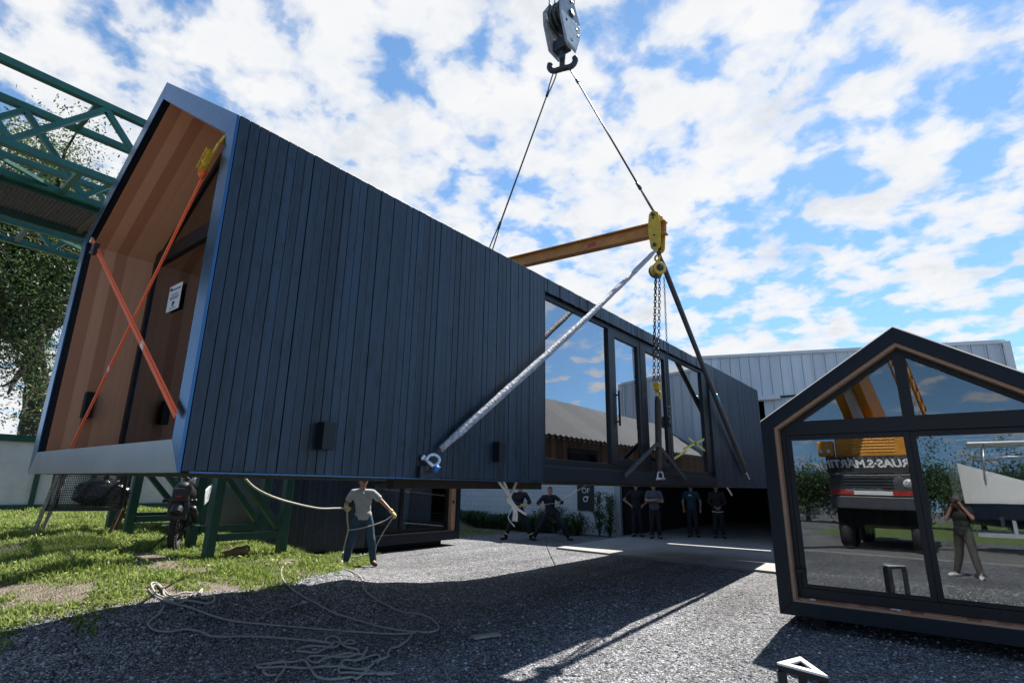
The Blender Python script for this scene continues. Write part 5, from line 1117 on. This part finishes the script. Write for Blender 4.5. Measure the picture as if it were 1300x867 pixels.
# the two men hauling on the taut rope
g1 = onz(700, 685, 0)
ff, FW = person(g1, to_cam(g1), dict(hipR=(.12, -.02, .80), hipL=(-.08, -.02, .80), pelvis=(.02, -.03, .85), kneeR=(.33, .06, .44), kneeL=(-.33, .06, .46), ankR=(.55, -.02, .08), ankL=(-.55, -.02, .08), toeR=(.66, .12, .035), toeL=(-.64, .13, .035), chest=(.06, -.02, 1.14), neck=(.06, .02, 1.34), head=(.03, .06, 1.49), shR=(.25, 0, 1.29), shL=(-.12, .03, 1.30),
    elR=(.42, .08, 1.10), wrR=(.30, .26, 1.05), elL=(-.34, .12, 1.14), wrL=(-.22, .30, 1.12), look=(-.6, 1, 0)), dict(shirt=M['darkcloth'], trousers=M['darkcloth'], sleeves='long', gloves=True, bands=False, top_name='jacket'), 'man in dark overalls, legs wide apart, hauling a taut rope near the wall sign')
g2 = onz(657, 685, 0)
f2, F2W = person(g2, to_cam(g2), dict(hipR=(.10, 0, .88), hipL=(-.10, 0, .88), pelvis=(0, 0, .93), kneeR=(.22, .06, .47), kneeL=(-.28, .06, .48), ankR=(.38, -.02, .08), ankL=(-.44, -.02, .08), toeR=(.50, .12, .035), toeL=(-.55, .13, .035), chest=(-.02, 0, 1.22), neck=(-.06, .02, 1.43), head=(-.08, .05, 1.58), shR=(.13, 0, 1.38), shL=(-.24, .03, 1.37),
    elR=(.16, .12, 1.13), wrR=(-.10, .26, 1.06), elL=(-.38, .06, 1.13), wrL=(-.26, .28, 1.08), look=(-.8, 1, 0)), dict(shirt=M['darkcloth'], trousers=M['darkcloth'], sleeves='long', gloves=True, bands=True, top_name='jacket', cap=M['blackcloth']), 'man in dark uniform with pale reflective bands behind the white rope ends')
tip = onx(752, 611, -5.6); a = FW['wrL']+V3(.0, -.05, .02); b = FW['wrR']+V3(0, -.04, .0); c = F2W['wrL']+V3(0, -.05, 0); d_ = F2W['wrR']+V3(0, -.05, 0)
rope('taut_rope', [tip, lerp(tip, a, .5), a, lerp(a, b, .5), b, lerp(b, c, .5)-V3(0, 0, .03), c, lerp(c, d_, .6), d_-V3(0, 0, .1)], .012, M['rope'], 'taut rope rising from the hands of the two hauling men to the cabin floor', n=4)
# onlookers in the doorway
ak = dict(elR=(.42, -.10, 1.17), wrR=(.22, .07, 1.02), elL=(-.42, -.10, 1.17), wrL=(-.22, .07, 1.02))
cr = dict(elR=(.27, .08, 1.17), wrR=(-.06, .22, 1.22), elL=(-.27, .08, 1.15), wrL=(.06, .24, 1.18))
dn = dict(elR=(.29, -.04, 1.14), wrR=(.27, -.02, .90), elL=(-.29, -.04, 1.14), wrL=(-.27, -.02, .90))
fr_ = dict(elR=(.27, .0, 1.12), wrR=(.09, .20, 1.0), elL=(-.27, .0, 1.12), wrL=(-.09, .20, 1.0))
for px_, ps, of, lab in (((810, 681), ak, dict(shirt=M['blackcloth'], trousers=M['darkcloth'], sleeves='short'), 'person in black with hands on hips beside the grey door post'),
                         ((833, 683.5), cr, dict(shirt=M['bluegrey'], trousers=M['blackcloth']), 'person in blue grey tee shirt with folded arms at the doorway'),
                         ((881, 681.5), dn, dict(shirt=M['teal'], trousers=M['darkcloth']), 'person in teal tee shirt standing with arms down in the doorway'),
                         ((914, 683), fr_, dict(shirt=M['blackcloth'], trousers=M['darkcloth'], sleeves='long'), 'person in black with pale shirt hem standing in the doorway at the right')):
    g = onz(*px_, .045); pr_, pw = person(g, to_cam(g), ps, of, lab)
    if 'teal' in lab:
        f_ = unit(V3(*to_cam(g), 0)); s_ = V3(f_[1], -f_[0], 0); m = MB()
        for k in (-1, 0, 1): c = g+f_*.142+s_*(.04+k*.035)+V3(0, 0, 1.36); m.prism([c-s_*.013-V3(0, 0, .02), c+s_*.013-V3(0, 0, .02), c+s_*.013+V3(0, 0, .02), c-s_*.013+V3(0, 0, .02)], f_*.004)
        m.build('shirt_print', M['white'], pr_)
    if 'hem' in lab:
        f_ = unit(V3(*to_cam(g), 0)); s_ = V3(f_[1], -f_[0], 0); m = MB(); pts = [g+V3(0, 0, .83+.02*abs(math.cos(a)))+s_*.185*math.cos(a)+f_*.15*math.sin(a) for a in np.linspace(.25, math.pi-.25, 12)]; m.tube(pts, .016, 6); m.build('shirt_hem', M['white'], pr_)
# the photographer stands behind the camera and shows only in the glass
hd = unit(V3(-.35, .94, 0)); sd_ = V3(hd[1], -hd[0], 0); gb = V3(0, 0, 0)-hd*.27
ph, PW_ = person(gb, hd, dict(head=(0, .05, 1.60), neck=(0, 0, 1.45), kneeR=(.16, .10, .48), kneeL=(-.16, -.05, .48), ankR=(.24, .14, .08), ankL=(-.30, -.12, .08), toeR=(.30, .33, .035), toeL=(-.36, .06, .035),
    elR=(.26, .10, 1.24), wrR=(.11, .14, 1.50), elL=(-.22, .12, 1.22), wrL=(-.08, .15, 1.48), look=(0, 1, 0)), dict(shirt=M['blackcloth'], trousers=M['khaki'], cap=M['khaki'], shoes=M['white']), 'photographer in black shirt and cap reflected in the glass of the small cabin')
c = CAM-hd*.085; m = MB(); R_ = np.stack([sd_, hd, V3(0, 0, 1)], 1); m.box(-.065, .065, -.03, .03, -.045, .045); m.v = [tuple(c+R_@np.array(v)) for v in m.v]; m.tube([c, c+hd*.05], .032, 14); m.tube([c+V3(0, 0, .04), c+V3(0, 0, .06)], .03, 8)
tag(m.build('handheld_camera', M['plastic']), 'black camera held at the face of the reflected photographer', 'camera')

# ================================================================== crane truck, boat and trees behind the photographer (seen in the glass)
def wheel(mb_list, par, c, ax, R, w):
    m = MB(); m.torus(c, ax, R-w*.5, w*.5, 32, 10); m.disc(c, ax, R*.8, w*.9, 28); t = m.build('wheel', M['tyre'], par)
    m = MB(); m.disc(c, ax, R*.5, w*1.02, 20); m.build('rim', M['dsteel'], t)
def crane():
    x, q = -2.0, -6.2; r = root('crane_truck', (x, q-4, 0), 'orange mobile crane with a charcoal carrier and white lettering, reflected in the glass', 'crane')
    m = MB(); m.box(x-1.25, x+1.25, q-9, q, 1.35, 1.75); m.box(x-1.25, x+1.25, q-8, q-.001, 1.75, 2.46); m.build('carrier', M['charcoal'], r, bevel=.03)
    m = MB(); m.box(x-1.27, x+1.27, q-.10, q+.03, 2.50, 3.06); lp = m.build('name_board', M['ink'], r, bevel=.01)
    R = np.array([[-1, 0, 0], [0, 0, 1], [0, 1, 0]], float)
    text_mesh('lettering', 'GRUAS·S.MARTIN', .36, M['white'], lp, (x, q+.036, 2.80), R, .003, shear=.15, bold=.012)
    text_mesh('lettering', 'MARTIN', .10, M['white'], lp, (x-.3, q+.036, 2.57), R, .003) if False else None
    m = MB(); m.box(x-1.24, x-.55, q+.002, q+.012, 1.80, 1.92); m.box(x+.55, x+1.24, q+.002, q+.012, 1.80, 1.92); m.build('marker_band', M['red'], r)
    m = MB(); m.box(x-.54, x+.54, q+.002, q+.012, 1.80, 1.92); m.build('marker_band', M['white'], r)
    m = MB(); m.disc((x+1.0, q+.008, 2.16), (0, 1, 0), .15, .01, 28); sg = m.build('speed_sticker', M['white'], r)
    text_mesh('sticker_digits', '80', .19, M['ink'], sg, (x+1.0, q+.016, 2.16), R, .002)
    m = MB()
    for k in range(4): m.box(x-.9, x+.6, q+.002, q+.03, 2.02+k*.1, 2.05+k*.1)
    m.build('rear_rack', M['dsteel'], r)
    for qq in (-.9, -2.2, -5.6, -7.0):
        for sx in (-1, 1): wheel(None, r, V3(x+sx*1.02, q+qq, .55), (1, 0, 0), .55, .38)
    m = MB(); m.box(x-1.2, x+1.2, q-8.9, q-.6, .75, 1.349); m.build('underframe', M['dull'], r)
    m = MB(); m.box(x-.95, x+1.22, q-1.0, q-.15, 3.08, 3.95)
    for k in range(6): m.box(x-.6, x+.8, q-.149, q-.13, 3.2+k*.1, 3.24+k*.1)
    m.build('engine_cover', M['crane'], r, bevel=.03); m = MB(); m.box(x-1.0, x+1.0, q-2.6, q-1.01, 2.9, 3.9); m.box(x-1.1, x+.2, q-4.2, q-2.6, 2.9, 3.6); m.disc((x, q-3, 2.68), (0, 0, 1), .8, .4, 24); m.build('superstructure', M['crane'], r, bevel=.04)
    m = MB(); m.box(x+.35, x+1.25, q-4.4, q-2.9, 2.75, 4.0); cb = m.build('operator_cab', M['crane'], r, bevel=.06)
    m = MB(); m.box(x+.45, x+1.15, q-2.91, q-2.89, 3.2, 3.9); m.box(x+1.24, x+1.255, q-4.2, q-3.1, 3.2, 3.9); m.build('cab_window', M['glass'], cb)
    m = MB(); m.box(x-1.25, x-.4, q-8.9, q-7.6, 1.8, 3.5); dc = m.build('driver_cab', M['crane'], r, bevel=.06)
    m = MB(); m.box(x-1.5, x-1.0, q-.4, q+.0, 3.08, 3.6); lb = m.build('tool_box', M['crane'], r, bevel=.03)
    for px_ in (-1.4, -1.15): m = MB(); m.disc((x+px_, q+.015, 3.25), (0, 1, 0), .07, .03, 16); m.build('headlight', M['lamp'], lb)
    A = V3(x+.1, q-2.0, 3.6); B = V3(-5.15, 8.6, 20.5); d = unit(B-A)
    L_ = np.linalg.norm(B-A)
    for k, (a, b, w, hh) in enumerate(((0, .42, .95, 1.15), (.40, .72, .58, .80), (.70, 1., .46, .66))): m = MB(); m.beam(A+d*L_*a, A+d*L_*b, w, hh); m.build('boom_section', M['crane'], r, bevel=.02)
    m = MB(); m.beam(A+V3(0, 1.2, -.7), A+d*4.2+V3(0, 0, -.5), .24, .24); m.build('boom_ram', M['steel'], r)
    m = MB(); o = A+V3(1.55, 0, .1)
    for (i, j) in ((-.3, -.3), (.3, -.3), (.3, .3), (-.3, .3)): m.tube([o+V3(i*.6, 0, j)+d*.5, o+V3(i*.6, 0, j)+d*5.2], .035, 6)
    for k in range(9): m.tube([o+V3(-.18, 0, -.3)+d*(.5+.52*k), o+V3(.18, 0, .3)+d*(1.0+.52*k)], .02, 5); m.tube([o+V3(.18, 0, -.3)+d*(.5+.52*k), o+V3(.18, 0, .3)+d*(1.0+.52*k)], .02, 5)
    m.build('lattice_jib', M['crane'], r)
    m = MB(); m.disc(B+V3(0, -.2, -.45), (1, 0, 0), .34, .42, 26); m.build('boom_head', M['dsteel'], r)
    for i, (dx, dy) in enumerate(((-.115, -.33), (-.03, .33), (.03, -.33), (.115, .33))):
        m = MB(); m.tube([HK+V3(dx, dy, 1.30), V3(B[0]+dx, B[1]-.2+dy, B[2]-.45)], .011, 6); m.build('hoist_rope', M['cable'], r)
    for sx in ():
        m = MB(); m.box(x+sx*1.25, x+sx*2.2, q-4.2, q-3.95, 1.2, 1.4); m.box(x+sx*2.1, x+sx*2.3, q-4.18, q-3.97, .08, 1.4); m.disc((x+sx*2.2, q-4.08, .05), (0, 0, 1), .3, .08, 16); m.build('outrigger', M['crane'], r)
crane()
def boat():
    p0, p1, q = .35, 7.5, -10.0; r = root('white_boat', ((p0+p1)/2, q, 0), 'white boat with a navy bottom and a metal canopy frame, reflected in the glass', 'boat')
    st_ = []; n = 14
    for i in range(n+1):
        t = i/n; x = p0+(p1-p0)*t; bw = 1.25*math.sqrt(max(0.03, 1-(max(0, .5-t)/.5)**2.2)); zs = 3.02-1.05*min(1, t/.42)**.9-.1*t; zk = .75+.8*max(0, .4-t)**1.5
        st_.append([(x, q+bw, zs), (x, q+bw*.96, 1.65), (x, q+bw*.8, 1.12), (x, q, zk), (x, q-bw*.8, 1.12), (x, q-bw*.96, 1.65), (x, q-bw, zs)])
    for nm, ks, mt in (('topsides', ((0, 1), (5, 6)), 'hull'), ('hull_bottom', ((1, 2), (2, 3), (3, 4), (4, 5)), 'hullnavy')):
        m = MB()
        for a, b in ks:
            vs = [s_[j] for s_ in st_ for j in (a, b)]; m.add(vs, [(2*i, 2*i+1, 2*i+3, 2*i+2) for i in range(n)])
        if nm == 'topsides':
            m.add([s_[j] for s_ in st_ for j in (6, 0)], [(2*i, 2*i+1, 2*i+3, 2*i+2) for i in range(n)]); m.add(st_[0], [tuple(range(7))])
        m.build(nm, M[mt], r, smooth=True)
    m = MB()
    for x in (1.0, 2.6):
        for y in (-.8, .8): m.tube([(x, q+y, 2.4), (x+.15, q+y*.85, 3.62)], .035, 8)
    for y in (-.7, .7): m.tube([(.8, q+y, 3.15), (2.9, q+y, 3.2)], .025, 8)
    m.build('canopy_frame', M['alu'], r)
    m = MB(); m.box(.7, 3.1, q-.85, q+.85, 3.62, 3.70); m.build('canopy', M['hull'], r, bevel=.03)
    m = MB(); m.box(2.2, 2.75, q-.3, q+.3, 2.3, 3.0); m.build('console', M['hullnavy'], r, bevel=.08)
    m = MB(); m.box(p0+.2, p1-1.6, q-.9, q-.8, .55, .68); m.box(p0+.2, p1-1.6, q+.8, q+.9, .55, .68)
    for x in (1.5, 3.2, 5.0): m.box(x, x+.1, q-.8, q+.8, .55, .66); m.box(x, x+.1, q-.75, q-.65, .66, 1.15); m.box(x, x+.1, q+.65, q+.75, .66, 1.15)
    m.build('trailer_frame', M['pvc'], r)
    for sy in (-1, 1): wheel(None, r, V3(3.4, q+sy*1.02, .34), (0, 1, 0), .34, .22)
boat()
gt = None
for i, (p, q, s_) in enumerate(((-9, -33, 1.), (-3.5, -36, 1.15), (1.5, -34, .95), (6, -33, 1.1), (11, -35, 1.05), (17, -33, 1.2))):
    if gt is None:
        tp = [(p+random.uniform(-3, 3), q+random.uniform(-2.4, 2.4), random.uniform(1.4, 3.6)) for _ in range(30)]
        gt = tree(V3(p, q, 0), [V3(p, q, -.2), V3(p+.1, q, 1.2), V3(p, q+.1, 2.4)], .2, tp, 90, (.40, .40, .32), .22, M['leafdark'], 'dark bushy tree behind the crane, seen only in the glass', 'hedgerow_tree', 'trees behind the road', 3)
    else:
        c = copy_tree(gt); c.location = (p, q, 0); c.rotation_euler.z = i*1.1; c.scale = (s_,)*3
m = MB(); m.tube([(1.9, -3.0, 0), (1.88, -3.0, 1.25)], .05, 10); m.ell((1.88, -3.0, 1.25), .06); tag(m.build('road_bollard', M['ink']), 'thin dark bollard at the kerb, seen in the glass', 'bollard')

# ================================================================== sky, sun, camera
SUN = unit(V3(-.05, .71, 1.)); EL = math.asin(SUN[2]); AZ = math.atan2(SUN[0], SUN[1])
w = bpy.data.worlds.new('World'); SC.world = w; w.use_nodes = True; nt = w.node_tree; nt.nodes.clear()
out = nt.nodes.new('ShaderNodeOutputWorld'); sky = nt.nodes.new('ShaderNodeTexSky'); sky.sky_type = 'NISHITA'; sky.sun_disc = False; sky.sun_elevation = EL; sky.sun_rotation = AZ; sky.air_density = 1.; sky.dust_density = .04; sky.ozone_density = .7
tcs = nt.nodes.new('ShaderNodeTexCoord'); mps = nt.nodes.new('ShaderNodeMapping'); L(nt, tcs.outputs['Generated'], mps.inputs[0]); mps.inputs['Location'].default_value = (0, 0, .16); L(nt, mps.outputs[0], sky.inputs['Vector'])
bg = N(nt, 'ShaderNodeBackground', Strength=SKY_S); L(nt, mixc(nt, 1., sky.outputs[0], (.80, 1.0, 1.06), 'MULTIPLY'), bg.inputs[0])
tc = nt.nodes.new('ShaderNodeTexCoord'); sp = nt.nodes.new('ShaderNodeSeparateXYZ'); L(nt, tc.outputs['Generated'], sp.inputs[0])
zz = math_n(nt, 'ADD', math_n(nt, 'MAXIMUM', sp.outputs[2], 0.), .24)
u = math_n(nt, 'DIVIDE', sp.outputs[0], zz); v = math_n(nt, 'DIVIDE', sp.outputs[1], zz)
cv = nt.nodes.new('ShaderNodeCombineXYZ'); L(nt, u, cv.inputs[0]); L(nt, v, cv.inputs[1]); cv.inputs[2].default_value = 3.3
n1 = N(nt, 'ShaderNodeTexNoise', Scale=8.4, Detail=11., Roughness=.52, Distortion=.15); L(nt, cv.outputs[0], n1.inputs['Vector'])
n0 = N(nt, 'ShaderNodeTexNoise', Scale=1.5, Detail=2., Roughness=.5); L(nt, cv.outputs[0], n0.inputs['Vector'])
# more cloud towards the west (the left of the view), broken to blue in the east
lf = V3(-.6, .75, .1); dp = nt.nodes.new('ShaderNodeVectorMath'); dp.operation = 'DOT_PRODUCT'; L(nt, tc.outputs['Generated'], dp.inputs[0]); dp.inputs[1].default_value = tuple(unit(lf))
mr_ = N(nt, 'ShaderNodeMapRange'); mr_.interpolation_type = 'SMOOTHSTEP'; L(nt, dp.outputs['Value'], mr_.inputs[0])
for i_, v_ in ((1, .2), (2, .72), (3, -.055), (4, .026)): mr_.inputs[i_].default_value = v_
d2_ = nt.nodes.new('ShaderNodeVectorMath'); d2_.operation = 'DOT_PRODUCT'; L(nt, tc.outputs['Generated'], d2_.inputs[0]); d2_.inputs[1].default_value = tuple(unit(V3(-.9, .35, .3)))
bias = math_n(nt, 'ADD', mr_.outputs[0], math_n(nt, 'MULTIPLY', math_n(nt, 'SUBTRACT', math_n(nt, 'MAXIMUM', d2_.outputs['Value'], .2), .55), .075))
cov = math_n(nt, 'ADD', math_n(nt, 'ADD', math_n(nt, 'MULTIPLY', n1.outputs['Fac'], .84), math_n(nt, 'MULTIPLY', n0.outputs['Fac'], .18)), bias)
mask = ramp(nt, cov, [(.455, (0, 0, 0)), (.505, (.36, .36, .36)), (.535, (.74, .74, .74)), (.60, (1, 1, 1))])
n2 = N(nt, 'ShaderNodeTexNoise', Scale=5.2, Detail=7., Roughness=.6); cv2 = nt.nodes.new('ShaderNodeVectorMath'); cv2.operation = 'ADD'; L(nt, cv.outputs[0], cv2.inputs[0]); cv2.inputs[1].default_value = (.05, .09, 1.)
L(nt, cv2.outputs[0], n2.inputs['Vector'])
cc = ramp(nt, math_n(nt, 'ADD', math_n(nt, 'MULTIPLY', n2.outputs['Fac'], .8), math_n(nt, 'MULTIPLY', cov, .25)), [(.40, (1., 1., 1.)), (.58, (.93, .95, .98)), (.78, (.66, .72, .80))])
bc = N(nt, 'ShaderNodeBackground', Strength=CLOUD_S); L(nt, cc.outputs[0], bc.inputs[0])
mx = nt.nodes.new('ShaderNodeMixShader'); L(nt, mask.outputs[0], mx.inputs[0]); L(nt, bg.outputs[0], mx.inputs[1]); L(nt, bc.outputs[0], mx.inputs[2]); L(nt, mx.outputs[0], out.inputs[0])
sl = bpy.data.lights.new('sun', 'SUN'); sl.energy = SUN_S; sl.angle = math.radians(.53); sl.color = (1., .955, .88); so = bpy.data.objects.new('sun', sl); COL.objects.link(so)
so.rotation_euler = Vector(tuple(SUN)).to_track_quat('Z', 'Y').to_euler(); so.location = (0, 0, 30)
cd = bpy.data.cameras.new('camera'); cam = bpy.data.objects.new('camera', cd); COL.objects.link(cam); cd.sensor_width = 36; cd.lens = F_PX*36/1300; cd.clip_start = .02; cd.clip_end = 2000
mw = Matrix.Identity(4)
for i in range(3): mw[i][0] = CR[i]; mw[i][1] = CU[i]; mw[i][2] = -CF[i]; mw[i][3] = CAM[i]
cam.matrix_world = mw; SC.camera = cam
SC.view_settings.view_transform = 'Standard'; SC.view_settings.look = 'None'; SC.view_settings.exposure = EXPO; SC.view_settings.gamma = 1
SC.cycles.max_bounces = 8; SC.cycles.transparent_max_bounces = 16; SC.cycles.caustics_reflective = False; SC.cycles.caustics_refractive = False; SC.cycles.sample_clamp_indirect = 6
